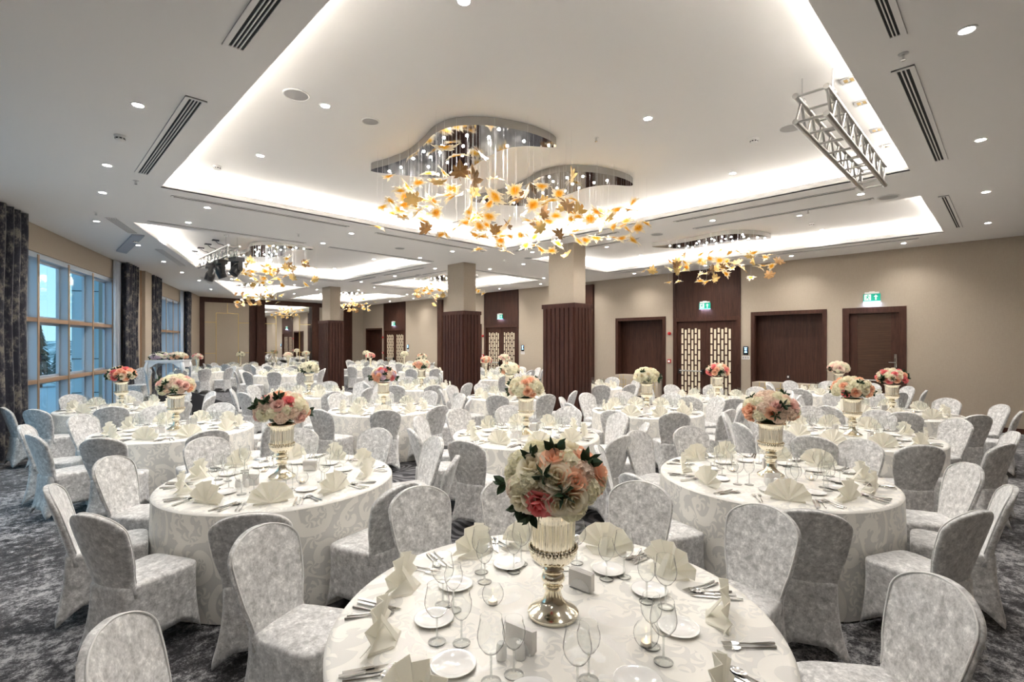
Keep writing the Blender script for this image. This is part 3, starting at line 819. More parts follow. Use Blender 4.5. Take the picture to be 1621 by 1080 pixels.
def disc(name, x, y, z, r, mat, label, cat, group, dome=.012):
    t = empty(name, (x, y, z), 0, label, cat, group)
    mb = open_mb(); mb.lathe([(r * .86, -dome * .6), (r * .93, -dome), (r, -dome * .5), (r, 0)], 28); mb.obj('rim', M['plastic'], t, True)
    mb = MB(); mb.lathe([(.001, -dome), (r * .5, -dome * .9), (r * .88, -dome * .55)], 28); mb.obj('grille', mat, t, True)
SPK = 'round ceiling loudspeakers'
for x, y, z, r, lb in [(1.99, 5.13, TZ, .13, 'left of the big chandelier in the front cove'), (2.83, 5.15, TZ, .10, 'above the left tip of the big chandelier'),
                       (6.42, 1.84, TZ, .13, 'beside the lighting truss in the front cove'), (9.33, 1.33, CZ, .14, 'below the end of the lighting truss'),
                       (9.4, 8.9, CZ, .12, 'beside the nearest pillar'), (9.2, 5.1, CZ, .13, 'right of the nearest pillar, by the long slot'),
                       (6.3, 10.1, CZ, .12, 'between the first and second coves'), (9.2, 13.6, CZ, .12, 'beyond the middle pillar')]:
    disc('ceiling_speaker', x, y, z, r, M['grey_mesh'], 'flat round grey loudspeaker ' + lb, 'ceiling speaker', SPK)
def detector(x, y, z, label):
    t = empty('smoke_detector', (x, y, z), 0, label, 'smoke detector', 'white smoke detectors')
    mb = open_mb(); mb.lathe([(.055, 0), (.055, -.012), (.045, -.020)], 20); mb.obj('base', M['plastic'], t, True)
    mb = MB(); mb.lathe([(.045, -.022), (.043, -.045), (.028, -.058), (.001, -.060)], 20); mb.obj('sensor_head', M['plastic'], t, True)
    mb = MB()
    for k in range(8): mb.box(.040, .0455, -.010, .010, -.040, -.028, Matrix.Rotation(k * PI / 4, 4, 'Z'))
    mb.obj('sensor_slots', M['dark'], t)
detector(.75, 6.69, CZ, 'white smoke detector left of the long four-slot grille')
detector(6.45, 2.26, TZ, 'white smoke detector beside the round speaker in the front cove')
detector(1.99, 8.0, TZ, 'low white smoke detector at the left corner of the front cove')
detector(11.9, 3.0, TZ, 'white smoke detector in the first door-side cove')
detector(3.4, 12.9, TZ, 'white smoke detector in the second window-side cove')
detector(1.75, 13.3, CZ, 'white smoke detector beside the ceiling flap by the window')
def sprinkler(x, y, z, label):
    t = empty('sprinkler', (x, y, z), 0, label, 'sprinkler', 'ceiling sprinkler heads')
    mb = open_mb(); mb.lathe([(.034, 0), (.034, -.006), (.014, -.010)], 16); mb.obj('escutcheon', M['plastic'], t, True)
    mb = MB(); mb.tube([(0, 0, 0), (0, 0, -.045)], .008, 8); mb.box(-.016, .016, -.002, .002, -.045, -.02); mb.lathe([(.001, -.052), (.018, -.050), (.018, -.047), (.001, -.046)], 12); mb.obj('nozzle', M['chrome'], t, True)
for x, y, z, lb in [(4.78, .59, CZ, 'between the two three-slot grilles'), (1.11, 8.40, CZ, 'past the end of the long four-slot grille'), (5.03, 3.61, TZ, 'inside the front cove, right of the big chandelier'),
                    (9.3, 2.4, CZ, 'between slot and door-side cove'), (4.0, 10.2, CZ, 'between the first and second coves'), (9.2, 9.6, CZ, 'behind the nearest pillar'), (13.7, 5.0, CZ, 'near the door wall'), (.9, 10.9, CZ, 'beside the near striped grille')]:
    sprinkler(x, y, z, 'small metal sprinkler head ' + lb)
mb = MB()
for x0, x1, y0, y1 in ((6.45, 7.1, 7.65, 7.665), (6.45, 7.1, 8.285, 8.30), (6.45, 6.465, 7.665, 8.285), (7.085, 7.1, 7.665, 8.285)): mb.box(x0, x1, y0, y1, TZ - .006, TZ)
pan = empty('access_panel', (0, 0, 0), 0, 'square ceiling hatch behind the big chandelier leaves', 'access panel')
mb.obj('frame', M['dark'], pan); mb = MB(); mb.box(6.465, 7.085, 7.665, 8.285, TZ - .004, TZ - .001); mb.obj('hatch', new_mat('hatch_grey', (.5, .49, .48), .7), pan)
for k, (x, y) in enumerate([(5.64, 1.11), (6.27, 1.12), (7.20, 1.14), (7.88, 1.15)]):
    t = empty('ceiling_socket', (x, y, TZ), 0, 'small square ceiling socket, %s from the camera above the truss' % ORD[k], 'ceiling socket', 'square sockets beside the lighting truss')
    mb = MB(); h = .065
    for a, b, c, d in ((-h, h, -h, -h * .62), (-h, h, h * .62, h), (-h, -h * .62, -h * .62, h * .62), (h * .62, h, -h * .62, h * .62)): mb.box(a, b, c, d, -.012, 0)
    mb.obj('frame', M['grey_mesh'], t); mb = MB()
    mb.box(-h * .62, h * .62, -h * .62, -.01, -.008, -.001); mb.box(-h * .62, h * .62, .01, h * .62, -.008, -.001); mb.obj('outlets', M['leaf_gold'], t)

# ------------------------------------------------------------------ trusses
def truss(x0, x1, y0, y1, z0, z1, axis, label):
    t = empty('lighting_truss', ((x0 + x1) / 2, (y0 + y1) / 2, z0), 0, label, 'lighting truss', 'aluminium box trusses under the coves')
    o = Vector(((x0 + x1) / 2, (y0 + y1) / 2, z0))
    hw, L = ((y1 - y0) / 2, (x1 - x0) / 2) if axis == 'x' else ((x1 - x0) / 2, (y1 - y0) / 2)
    H_ = z1 - z0
    def P3(a, c, z): return (a, c, z) if axis == 'x' else (c, a, z)
    cs = [(-hw, 0), (hw, 0), (hw, H_), (-hw, H_)]
    for c, z in cs:
        mb = MB(); mb.tube([P3(-L, c, z), P3(L, c, z)], .026, 12); mb.obj('chord', M['aluminium'], t, True)
    mb = MB(); n = max(5, round(2 * L / .34))
    for f in range(4):
        (c0, z0_), (c1, z1_) = cs[f], cs[(f + 1) % 4]
        for k in range(n):
            a, b = -L + 2 * L * k / n, -L + 2 * L * (k + 1) / n; m = (a + b) / 2
            if f in (1, 3): mb.tube([P3(a + .02, c0, z0_), P3(m, c1, z1_)], .013, 6); mb.tube([P3(m, c1, z1_), P3(b - .02, c0, z0_)], .013, 6)
            else: mb.tube([P3(a + .03, c0, z0_), P3(a + .03, c1, z1_)], .012, 6)
        mb.tube([P3(L - .03, c0, z0_), P3(L - .03, c1, z1_)], .012, 6)
    mb.obj('lacing', M['aluminium'], t, True)
    for a in (-L * .85, L * .85):
        for c in (-hw, hw):
            mb = MB(); mb.tube([P3(a, c, H_), P3(a, c, TZ - z0)], .007, 8); mb.box(*[v for pr in zip(P3(a - .03, c - .03, 0)[:2], P3(a + .03, c + .03, 0)[:2]) for v in pr], H_ + .02, H_ + .035); mb.obj('hanger', M['chrome'], t)
    return t
truss(5.09, 7.97, 1.17, 1.42, 3.94, 4.18, 'x', 'bare silver box truss under the right side of the front cove')
truss(3.46, 3.70, 12.95, 15.70, 3.94, 4.18, 'y', 'silver box truss carrying black moving-head lights')
def moving_head(loc, rz, tilt, label):
    t = empty('moving_head_light', loc, rz, label, 'stage light', 'black moving-head lights under the truss')
    mb = MB(); mb.box(-.11, .11, -.15, .15, -.10, 0); mb.tube([(-.06, 0, 0), (-.06, 0, .06)], .02); mb.tube([(.06, 0, 0), (.06, 0, .06)], .02); mb.obj('base', M['black_plastic'], t)
    mb = MB()
    for sgn in (-1, 1): mb.prism([(-.05, -.10), (.05, -.10), (.045, -.30), (.02, -.34), (-.02, -.34), (-.045, -.30)], .125, .165, Matrix(((1, 0, 0, 0), (0, 0, sgn, 0), (0, 1, 0, 0), (0, 0, 0, 1))))
    mb.box(-.05, .05, -.165, .165, -.125, -.095); mb.obj('yoke', M['black_plastic'], t)
    mb = MB(); R_ = Matrix.Translation((0, 0, -.28)) @ Matrix.Rotation(tilt, 4, 'Y')
    mb.lathe([(.001, .15), (.07, .14), (.10, .08), (.115, 0), (.11, -.08), (.105, -.15), (.085, -.16), (.001, -.145)], 20, R_); mb.obj('head', M['black_plastic'], t, True)
moving_head((3.66, 13.05, 3.92), .3, .6, 'black moving-head light nearest the camera end of the truss')
moving_head((3.50, 13.75, 3.92), .1, -.4, 'black moving-head light under the middle of the truss')
moving_head((3.48, 14.60, 3.92), -.2, .3, 'black moving-head light toward the far end of the truss')
for k, (x, y) in enumerate([(3.40, 13.8), (3.40, 14.5), (3.40, 15.2), (3.40, 15.9)]):
    t = empty('cable_drop', (x, y, TZ), 0, 'black ceiling plug with a looping cable, %s from the camera above the truss' % ORD[k], 'cable', 'black cables feeding the truss lights')
    mb = MB(); mb.box(-.07, .07, -.05, .05, -.03, 0); mb.obj('ceiling_plug', M['black_plastic'], t)
    mb = MB(); mb.tube([(0, 0, -.03), (.05, -.06, -.10), (.13, -.12, -.12), (.18, -.2, -.22)], .008, 6); mb.obj('lead', M['black_plastic'], t, True)

# ------------------------------------------------------------------ wall fittings
def exit_sign(y, z, label, x=WALLX):
    t = empty('exit_sign', (x, y, z), 0, label, 'exit sign', 'green running-man exit signs')
    mb = MB(); mb.box(-.07, 0, -.14, .14, .085, .125); mb.box(-.07, -.0, -.05, .05, .125, .14); mb.obj('housing', M['plastic'], t)
    mb = MB(); mb.box(-.045, -.035, -.17, .17, -.095, .085); mb.obj('sign_plate', M['exit_green'], t)
    # the white figure and arrow on both halves of the plate (seen from -X, +Y is on the left)
    mb = MB(); X0 = -.0475
    def pg(pts): mb.add([(X0, -u, v) for u, v in pts], [tuple(range(len(pts)))]) ; 
    pg([(-.15, -.075), (-.015, -.075), (-.015, .07), (-.15, .07)])
    fig = mb.obj('door_symbol', M['exit_white'], t)
    mb = MB(); X0 = -.0495
    for q in ([(-.085, .035), (-.068, .035), (-.062, .050), (-.070, .062), (-.083, .062), (-.090, .050)], [(-.105, .025), (-.062, .030), (-.075, -.015), (-.100, -.012)],
              [(-.100, -.008), (-.085, -.010), (-.110, -.045), (-.138, -.052), (-.138, -.040), (-.115, -.034)], [(-.090, -.010), (-.074, -.014), (-.052, -.040), (-.050, -.068), (-.063, -.068), (-.066, -.045)],
              [(-.066, .030), (-.058, .022), (-.040, .002), (-.030, .008), (-.050, .030)], [(-.102, .025), (-.108, .012), (-.135, .008), (-.135, .018), (-.113, .026)]):
        mb.add([(X0, -u, v) for u, v in q], [tuple(range(len(q)))])
    mb.obj('running_figure', M['exit_green'], t)
    mb = MB(); X0 = -.0475
    mb.add([(X0, -u, v) for u, v in [(.065, -.07), (.095, -.07), (.095, .01), (.125, .01), (.080, .06), (.035, .01), (.065, .01)]], [tuple(range(7))]); mb.obj('arrow', M['exit_white'], t)
    mb = MB(); mb.box(-.055, -.02, -.17, .17, -.103, -.096); mb.obj('light_bar', M['exit_glow'], t)
    lamp('AREA', 'exit_glow', (x - .045, y, z - .11), .6, (.5, .62, 1), (0, 0, 0), shape='RECTANGLE', size=.1, size_y=.3)
exit_sign(2.41, 2.99, 'green exit sign over the single walnut door on the right')
exit_sign(6.53, 3.00, 'green exit sign on the walnut panel over the nearest double doors', WALLX - .02)
exit_sign(15.51, 3.00, 'green exit sign over the double doors between the pillars', WALLX - .02)
exit_sign(24.10, 2.92, 'green exit sign over the farthest double doors', WALLX - .02)
for y, lb in [(7.70, 'left of the nearest double doors'), (16.67, 'left of the double doors between the pillars'), (25.29, 'left of the farthest double doors')]:
    t = empty('alarm_sounder', (WALLX, y, 2.18), 0, 'round red alarm sounder ' + lb, 'alarm', 'red alarm sounders')
    mb = MB(); R_ = Matrix.Rotation(-PI / 2, 4, 'Y'); mb.lathe([(.052, 0), (.052, .03), (.001, .03)], 18, R_); mb.obj('back_box', M['red'], t, True)
    mb = MB(); mb.lathe([(.045, .031), (.040, .055), (.001, .060)], 18, R_); mb.obj('dome', M['red'], t, True)
    t = empty('fire_call_point', (WALLX, y, 1.30), 0, 'red fire call point ' + lb, 'fire call point', 'red fire call points')
    mb = MB(); mb.box(-.045, 0, -.05, .05, -.055, .055); mb.obj('case', M['red'], t); mb = MB(); mb.box(-.048, -.0451, -.03, .03, -.032, .026); mb.obj('glass_window', M['exit_white'], t)
for y, lb in [(5.36, 'between the nearest double doors and the walnut recess'), (14.2, 'right of the double doors between the pillars'), (22.72, 'right of the farthest double doors')]:
    t = empty('control_panel', (WALLX, y, 1.56), 0, 'black touch panel over white switches ' + lb, 'control panel', 'wall control panels')
    mb = MB(); mb.box(-.02, 0, -.07, .07, -.02, .22); mb.obj('screen', M['screen'], t)
    mb = MB()
    for zz in (.06, .11, .16):
        for yy in (-.028, .005): mb.box(-.0225, -.0201, yy, yy + .022, zz, zz + .022)
    mb.box(-.0225, -.0201, -.04, .04, .045, .049); mb.box(-.0225, -.0201, -.04, .04, .186, .190); mb.obj('screen_symbols', M['screen_blue'], t)
    mb = MB(); mb.box(-.012, 0, -.105, .105, -.15, -.045); fp = mb.obj('switch_plate', M['plastic'], t)
    mb = MB()
    for k in (-1, 0, 1): mb.box(-.016, -.0121, k * .065 - .022, k * .065 + .022, -.12, -.07)
    mb.obj('rockers', M['grey_mesh'], fp)
t = empty('wall_socket', (WALLX + .30, 4.35, .95), 0, 'small black wall socket in the walnut recess beside the single door', 'socket')
mb = MB(); mb.box(-.012, 0, -.045, .045, -.045, .045); mb.obj('plate', M['black_plastic'], t); mb = MB(); mb.box(-.015, -.0121, -.02, .02, -.025, .025); mb.obj('insert', M['plastic'], t)
# low cabinets standing in the recesses
for (a, b), lb in (((3.50, 5.10), 'in the wide walnut recess by the single door'), ((7.97, 9.58), 'in the walnut recess left of the nearest double doors')):
    t = empty('sideboard', (14.68, (a + b) / 2, 0), 0, 'low blush sideboard ' + lb, 'sideboard', 'low sideboards in the wall recesses')
    h = (b - a) / 2
    mb = MB(); mb.box(-.26, .26, -h, h, .14, .80); mb.obj('body', M['panel_cream'], t)
    mb = MB(); mb.box(-.20, .25, -h + .05, h - .05, 0, .14); mb.obj('plinth', M['dark'], t)
    mb = MB()
    for k in range(3):
        c = -h + (k + .5) * 2 * h / 3; q = h / 3 * .62; g = .007
        for y0, y1, z0, z1 in ((c - q, c + q, .30, .30), (c - q, c + q, .66, .66), (c - q, c - q, .30, .66), (c + q, c + q, .30, .66), (c - q * .4, c - q * .4, .14, .80), (c - q, c + q * 1.5, .48, .48), (c + q * .45, c + q * .45, .48, .80)):
            mb.box(-.263, -.2601, y0 - g, y1 + g, z0 - g, z1 + g)
    mb.obj('brass_inlay', M['gold_line'], t)
# ------------------------------------------------------------------ chandeliers
def smooth_loop(pts, k=4):
    out = []; n = len(pts)
    for i in range(n):
        p0, p1, p2, p3 = [Vector(pts[(i + d) % n]) for d in (-1, 0, 1, 2)]
        for s in range(k):
            t = s / k
            q = .5 * ((2 * p1) + (p2 - p0) * t + (2 * p0 - 5 * p1 + 4 * p2 - p3) * t * t + (3 * p1 - p0 - 3 * p2 + p3) * t ** 3)
            out.append((q.x, q.y))
    return out
PLATE = [(3.52, 6.40), (3.57, 5.98), (3.60, 5.60), (3.52, 5.12), (3.42, 4.76), (3.44, 4.46), (3.60, 4.22), (3.87, 4.04), (4.20, 3.93), (4.55, 3.92), (4.72, 4.02),
         (4.43, 4.24), (4.31, 4.53), (4.36, 4.94), (4.45, 5.35), (4.47, 5.70), (4.36, 5.98), (4.0, 6.20)]
PLATE = smooth_loop([(x - 4.0, y - 5.1) for x, y in PLATE], 4)
def inside(p, poly):
    c = False; x, y = p
    for i in range(len(poly)):
        (x1, y1), (x2, y2) = poly[i - 1], poly[i]
        if (y1 > y) != (y2 > y) and x < (x2 - x1) * (y - y1) / (y2 - y1) + x1: c = not c
    return c
def edge_d(p, poly):
    return min((Vector(p) - Vector(q)).length for q in poly)
PM = {}
def plate_meshes():
    mb = MB(); mb.prism(PLATE, -.095, 0)
    me = mb.mesh('ceiling_plate', [M['rim_metal'], M['plate_mirror']])
    for p in me.polygons:
        if abs(p.normal.z) > .9: p.material_index = 1
    PM['plate'] = me
    mb = MB(); mb.lathe([(.001, -.014), (.012, -.012), (.016, -.006), (.016, 0)], 12); PM['bulb'] = mb.mesh('lamp_bulb', M['bulb'], True)
M['plate_mirror'] = new_mat('plate_mirror', (0.30, 0.30, 0.31), 0.06, metal=1.0)
plate_meshes()
def leaf_mesh(name, mat, seed, jag=0.0):
    rnd = random.Random(seed)
    half = [(0, -.045), (.035, -.062), (.075, -.058), (.058, -.030), (.105, -.018), (.135, .012), (.098, .030), (.070, .030), (.088, .070), (.070, .105), (.040, .075), (.034, .100), (.018, .135), (0, .165)]
    o = half + [(-x, y) for x, y in reversed(half[1:-1])]
    if jag:
        q = []
        for i, (x, y) in enumerate(o):
            x2, y2 = o[(i + 1) % len(o)]
            q += [(x, y), ((x + x2) / 2 * (1 - jag * rnd.random()), (y + y2) / 2 * (1 - jag * rnd.random()))]
        o = q
    o = [(x, y - .03) for x, y in o]
    n = len(o); mb = MB()
    def Z(x, y): return .45 * x * x / .13 * .6 - 1.6 * y * y * .5 + .06 * x
    for dz in (0, .004):
        b = len(mb.v)
        mb.v.append((0, 0, dz + .012))
        for f in (.55, 1):
            for x, y in o: mb.v.append((x * f, y * f, Z(x * f, y * f) + dz + .012 * (1 - f)))
        for i in range(n):
            j = (i + 1) % n
            mb.f += [(b, b + 1 + i, b + 1 + j), (b + 1 + i, b + 1 + n + i, b + 1 + n + j, b + 1 + j)]
    m = 1 + 2 * n
    for i in range(n): j = (i + 1) % n; mb.f.append((1 + n + i, 1 + n + j, m + 1 + n + j, m + 1 + n + i))
    mb.tube([(0, -.07, .0), (.005, -.10, .004), (-.004, -.125, .012)], .0035, 5)
    return mb.mesh(name, mat, True)
LG = [leaf_mesh('glass_leaf', M['leaf_glass'], k, .35) for k in range(3)]
LB = leaf_mesh('bronze_leaf', M['leaf_brown'], 9); LO = leaf_mesh('gold_leaf', M['leaf_gold'], 10)
def chandelier(x, y, rz, seed, label, nleaf=44):
    rnd = random.Random(seed)
    t = empty('leaf_chandelier', (x, y, TZ), rz, label, 'chandelier', 'wave-shaped leaf chandeliers')
    def child(name, me, loc=(0, 0, 0), rot=(0, 0, 0), s=1):
        o = bpy.data.objects.new(name, me); o.location = loc; o.rotation_euler = rot; o.scale = (s,) * 3
        sc.collection.objects.link(o); o.parent = t; return o
    child('ceiling_plate', PM['plate'])
    pts = []; tries = 0
    while len(pts) < 21 and tries < 4000:
        tries += 1
        p = (rnd.uniform(-.6, .75), rnd.uniform(-1.15, 1.25))
        if inside(p, PLATE) and edge_d(p, PLATE) > .07 and all((Vector(p) - Vector(q)).length > .19 for q in pts): pts.append(p)
    for p in pts: child('lamp_bulb', PM['bulb'], (p[0], p[1], -.095))
    wires = MB(); lv = 0; tries = 0; used = []
    while lv < nleaf and tries < 6000:
        tries += 1
        p = (rnd.uniform(-.85, .95), rnd.uniform(-1.45, 1.5))
        ins = inside(p, PLATE); dd = edge_d(p, PLATE)
        if not ins and dd > .26: continue
        z = -rnd.choice((rnd.uniform(.35, .65), rnd.uniform(.5, .95), rnd.uniform(.6, 1.05)))
        q = Vector((p[0], p[1], z))
        if any((q - u).length < .13 for u in used): continue
        used.append(q); k = rnd.random()
        me = LB if k < .11 else LO if k < .22 else rnd.choice(LG)
        nm = 'bronze_leaf' if me is LB else 'gold_leaf' if me is LO else 'glass_leaf'
        rot = (rnd.uniform(.7, 1.9) if me in (LB, LO) else rnd.uniform(-.9, .9) + rnd.choice((0, PI)), rnd.uniform(-.7, .7), rnd.uniform(0, 6.28))
        child(nm, me, q, rot, rnd.uniform(.85, 1.2))
        wires.tube([(p[0], p[1], -.09 if ins else -.0), (p[0], p[1], z)], .0013, 4)
        lv += 1
    for k in range(26):
        p = rnd.choice(pts); px_, py_ = p[0] + rnd.uniform(-.06, .06), p[1] + rnd.uniform(-.06, .06)
        wires.tube([(px_, py_, -.09), (px_, py_, -rnd.uniform(.4, .8))], .0013, 4)
    wo_ = wires.obj('hanging_wires', M['wire'], t); wo_['kind'] = 'stuff'
    for k in (-.7, 0, .7):
        c = Matrix.Rotation(rz, 4, 'Z') @ Vector((0.05, k, 0))
        lamp('SPOT', 'chandelier_light', (x + c.x, y + c.y, TZ - .125), CHAND_W, WARM, (0, 0, 0), spot_size=2.8, spot_blend=.6, shadow_soft_size=.05)
    return t
M['wire'] = new_mat('thin_steel_wire', (0.75, 0.75, 0.74), 0.4, metal=.5)
chandelier(4.0, 5.1, 0, 1, 'left wave of the big double leaf chandelier in the front cove', 74)
chandelier(6.0, 5.25, 0, 2, 'right wave of the big double leaf chandelier in the front cove', 74)
chandelier(11.85, 5.15, 0, 3, 'leaf chandelier in front of the nearest double doors', 60)
chandelier(4.72, 14.0, 0, 4, 'leaf chandelier beside the truss with the black stage lights', 60)
chandelier(6.95, 22.2, 0, 5, 'leaf chandelier in the farthest window-side cove', 40)
chandelier(11.45, 15.2, 0, 6, 'leaf chandelier partly hidden behind the middle pillar', 40)
chandelier(11.7, 23.6, 0, 7, 'leaf chandelier in the farthest door-side cove beside the far pillar', 40)

# ------------------------------------------------------------------ prototypes of the table things
def sgnpow(v, e): return math.copysign(abs(v) ** e, v)
def make_chair():
    t = empty('banquet_chair')
    N = 48
    # seat and skirt: one stretched loop from the seat to the four feet
    mb = MB(); K_ = 9
    def body(a, f):
        """a: angle round the chair, f: 0 at the hem, 1 at the seat"""
        c, s = math.cos(a), math.sin(a); e = .30
        cx, cy_ = sgnpow(c, e), sgnpow(s, e)
        corner = min(abs(cx), abs(cy_)) ** 2.2
        side = abs(cy_) > abs(cx)
        arch = (.165 if side else .135) * (1 - min(1, (min(abs(cx), abs(cy_)) / 1.0) ** 2.4))
        z = arch + (.455 - arch) * f
        u = min(1.0, z / .455)
        xf = .178 + .022 * (1 - u) ** 1.4; xr = -.276 - .062 * (1 - u) ** 1.6
        hy = .205 + .035 * (1 - u) ** 1.6 - .012 * math.sin(PI * u)
        x = (xf + xr) / 2 + (xf - xr) / 2 * cx
        if cx < 0: hy *= 1 - .17 * u * min(1, -cx * 1.6)
        inset = -.012 * math.sin(PI * min(1, u)) * (1 - corner)
        return (x + inset * cx * .6, (hy + inset) * cy_, z)
    for j in range(K_ + 1):
        for i in range(N): mb.v.append(body(2 * PI * (i + .5) / N, j / K_))
    for j in range(K_):
        for i in range(N):
            k = (i + 1) % N; mb.f.append((j * N + i, j * N + k, (j + 1) * N + k, (j + 1) * N + i))
    b = K_ * N
    for q, (f, dz) in enumerate(((.985, .012), (.93, .020), (.72, .026), (.4, .029), (.1, .030))):
        for i in range(N):
            x, y, z = mb.v[b + i]; mb.v.append(((x + .04) * f - .04, y * f, z + dz))
        o = (K_ + q) * N; p = o + N
        for i in range(N): k = (i + 1) % N; mb.f.append((o + i, o + k, p + k, p + i))
    mb.f.append(tuple(range((K_ + 5) * N, (K_ + 6) * N)))
    # hem turned under
    for i in range(N):
        x, y, z = mb.v[i]; mb.v.append((x * .95, y * .95, z + .012))
    o = (K_ + 6) * N
    for i in range(N): k = (i + 1) % N; mb.f.append((i, k, o + k, o + i))
    mb.obj('seat_cover', M['velvet'], t, 2)
    # backrest
    mb = MB(); R_ = 22; C_ = 28; edge = []
    for j in range(R_ + 1):
        f = j / R_
        z = .40 + .53 * (1 - (1 - f) ** 1.9)
        zz = (z - .40) / .53
        if z < .815:
            g = (z - .40) / .415; wd = .172 - .010 * math.sin(PI * min(1, g * 2)) * (g < .5) + .050 * (3 * g * g - 2 * g ** 3)
        else:
            g = (z - .815) / .115; wd = .2215 * max(0, 1 - g ** 1.8) ** (1 / 2.0)
        wd = max(wd, .006)
        cx = -.195 - .150 * zz ** 1.15
        th = .027 * min(1, .35 + wd / .12) * (1.15 - .35 * zz)
        for i in range(C_):
            a = 2 * PI * i / C_
            yy = wd * sgnpow(math.cos(a), .75); xx = th * sgnpow(math.sin(a), .55)
            bow = -.030 * (1 - (yy / .22) ** 2)
            mb.v.append((cx + xx + bow, yy, z))
        edge.append((cx, wd, z))
    for j in range(R_):
        for i in range(C_):
            k = (i + 1) % C_; mb.f.append((j * C_ + i, j * C_ + k, (j + 1) * C_ + k, (j + 1) * C_ + i))
    mb.f.append(tuple(range(R_ * C_, (R_ + 1) * C_))); mb.f.append(tuple(reversed(range(C_))))
    mb.obj('backrest_cover', M['velvet'], t, 2)
    mb = MB(); pts = []
    for cx, wd, z in edge[2:]:
        bow = -.030 * (1 - (wd / .22) ** 2); pts.append((cx + .0155 + bow, wd * .955 - .0005, z))
    pts = pts[:-1]
    loop = pts + [(x, -y, z) for x, y, z in reversed(pts)]
    mb.tube(loop, .0042, 6); mb.obj('seam_piping', M['seam'], t, 2)
    return Proto(t)
CHAIR = make_chair()

TR = .91                                            # table radius with cloth
def cloth_mesh(seed):
    rnd = random.Random(seed); n = 160; mb = MB(); uv = []
    fr = [(rnd.choice((9, 11, 13)), rnd.random() * 6.28, 1.0), (rnd.choice((16, 17, 19)), rnd.random() * 6.28, .6), (5, rnd.random() * 6.28, .5)]
    def add(r, z, a, u, v): mb.v.append((r * math.cos(a), r * math.sin(a), z)); uv.append((u, v))
    rings = [(.2, .75), (.5, .75), (.75, .75), (.88, .75), (.9, .748), (TR, .735)]
    mb.v.append((0, 0, .75)); uv.append((0, 0))
    for r, z in rings:
        for i in range(n + 1):
            a = 2 * PI * i / n; add(r, z, a, r * math.cos(a), r * math.sin(a)) if r < TR else add(r, z, a, a * .95 + 3, .75 + .9)
    # repeat of the rim vertices so the drop has its own pattern coordinates
    drops = [.735, .66, .56, .44, .32, .20, .10, .012]
    first_drop = len(mb.v)
    for z in drops:
        dp = (.735 - z) / .735
        for i in range(n + 1):
            a = 2 * PI * i / n
            w_ = sum(k * math.sin(f * a + p) for f, p, k in fr) / 2.1
            w_ = max(-.45, w_)
            add(TR + dp ** .8 * (.006 + .024 * w_), z + .002 * w_, a, a * .95 + 3, z + .9)
    for i in range(n): mb.f.append((0, 1 + i, 2 + i))
    def band(o0, o1):
        for i in range(n): mb.f.append((o0 + i, o0 + i + 1, o1 + i + 1, o1 + i))
    for j in range(len(rings) - 1): band(1 + j * (n + 1), 1 + (j + 1) * (n + 1))
    for j in range(len(drops) - 1): band(first_drop + j * (n + 1), first_drop + (j + 1) * (n + 1))
    mb.uv = uv
    return mb.mesh('tablecloth', M['damask'], 2)
CLOTHS = [cloth_mesh(k) for k in range(4)]

def make_plate():
    mb = MB(); mb.lathe([(.001, .006), (.045, .006), (.055, .009), (.080, .016), (.082, .018), (.080, .0185), (.056, .0125), (.046, .0085), (.001, .0085)], 36)
    mb.v = [(x, y, z - .005) for x, y, z in mb.v]
    mb.lathe([(.040, .0), (.044, .0), (.048, .003), (.040, .003)], 24)
    return mb.mesh('side_plate', M['china'], 2)
PLATE_ME = make_plate()
def glass_parts(h, r, stem):
    foot = [(.001, .001), (.020, .001), (.034, .0015), (.0345, .003), (.018, .006), (.006, .012)]
    st = [(.006, .012), (.0038, .03), (.0034, stem * .6), (.0042, stem - .006), (.007, stem)]
    bowl = [(.007, stem), (r * .55, stem + .012), (r * .90, stem + .036), (r, stem + .058), (r * .97, stem + .075), (r * .86, stem + (h - stem) * .8), (r * .78, h), (r * .79, h + .0012), (r * .765, h + .0008)]
    return foot, st, bowl
def glass_mesh(h, r, stem, name):
    f, s, b = glass_parts(h, r, stem); mb = open_mb(); mb.lathe(f + s[1:] + b[1:], 20); return mb.mesh(name, M['glass'], 2)
GL = [(.222, .048, .095), (.196, .040, .090)]
GLASS_ME = [glass_mesh(*g, 'wine_glass') for g in GL]
def glass_proto(g):
    f, s, b = glass_parts(*g); t = empty('wine_glass')
    for nm, pr, seg in (('foot', f, 24), ('stem', s, 12), ('bowl', b, 28)):
        mb = open_mb(); mb.lathe(pr, seg); mb.obj(nm, M['glass_stem' if nm == 'stem' else 'glass'], t, 2)
    return Proto(t)
GLASS_P = [glass_proto(g) for g in GL]
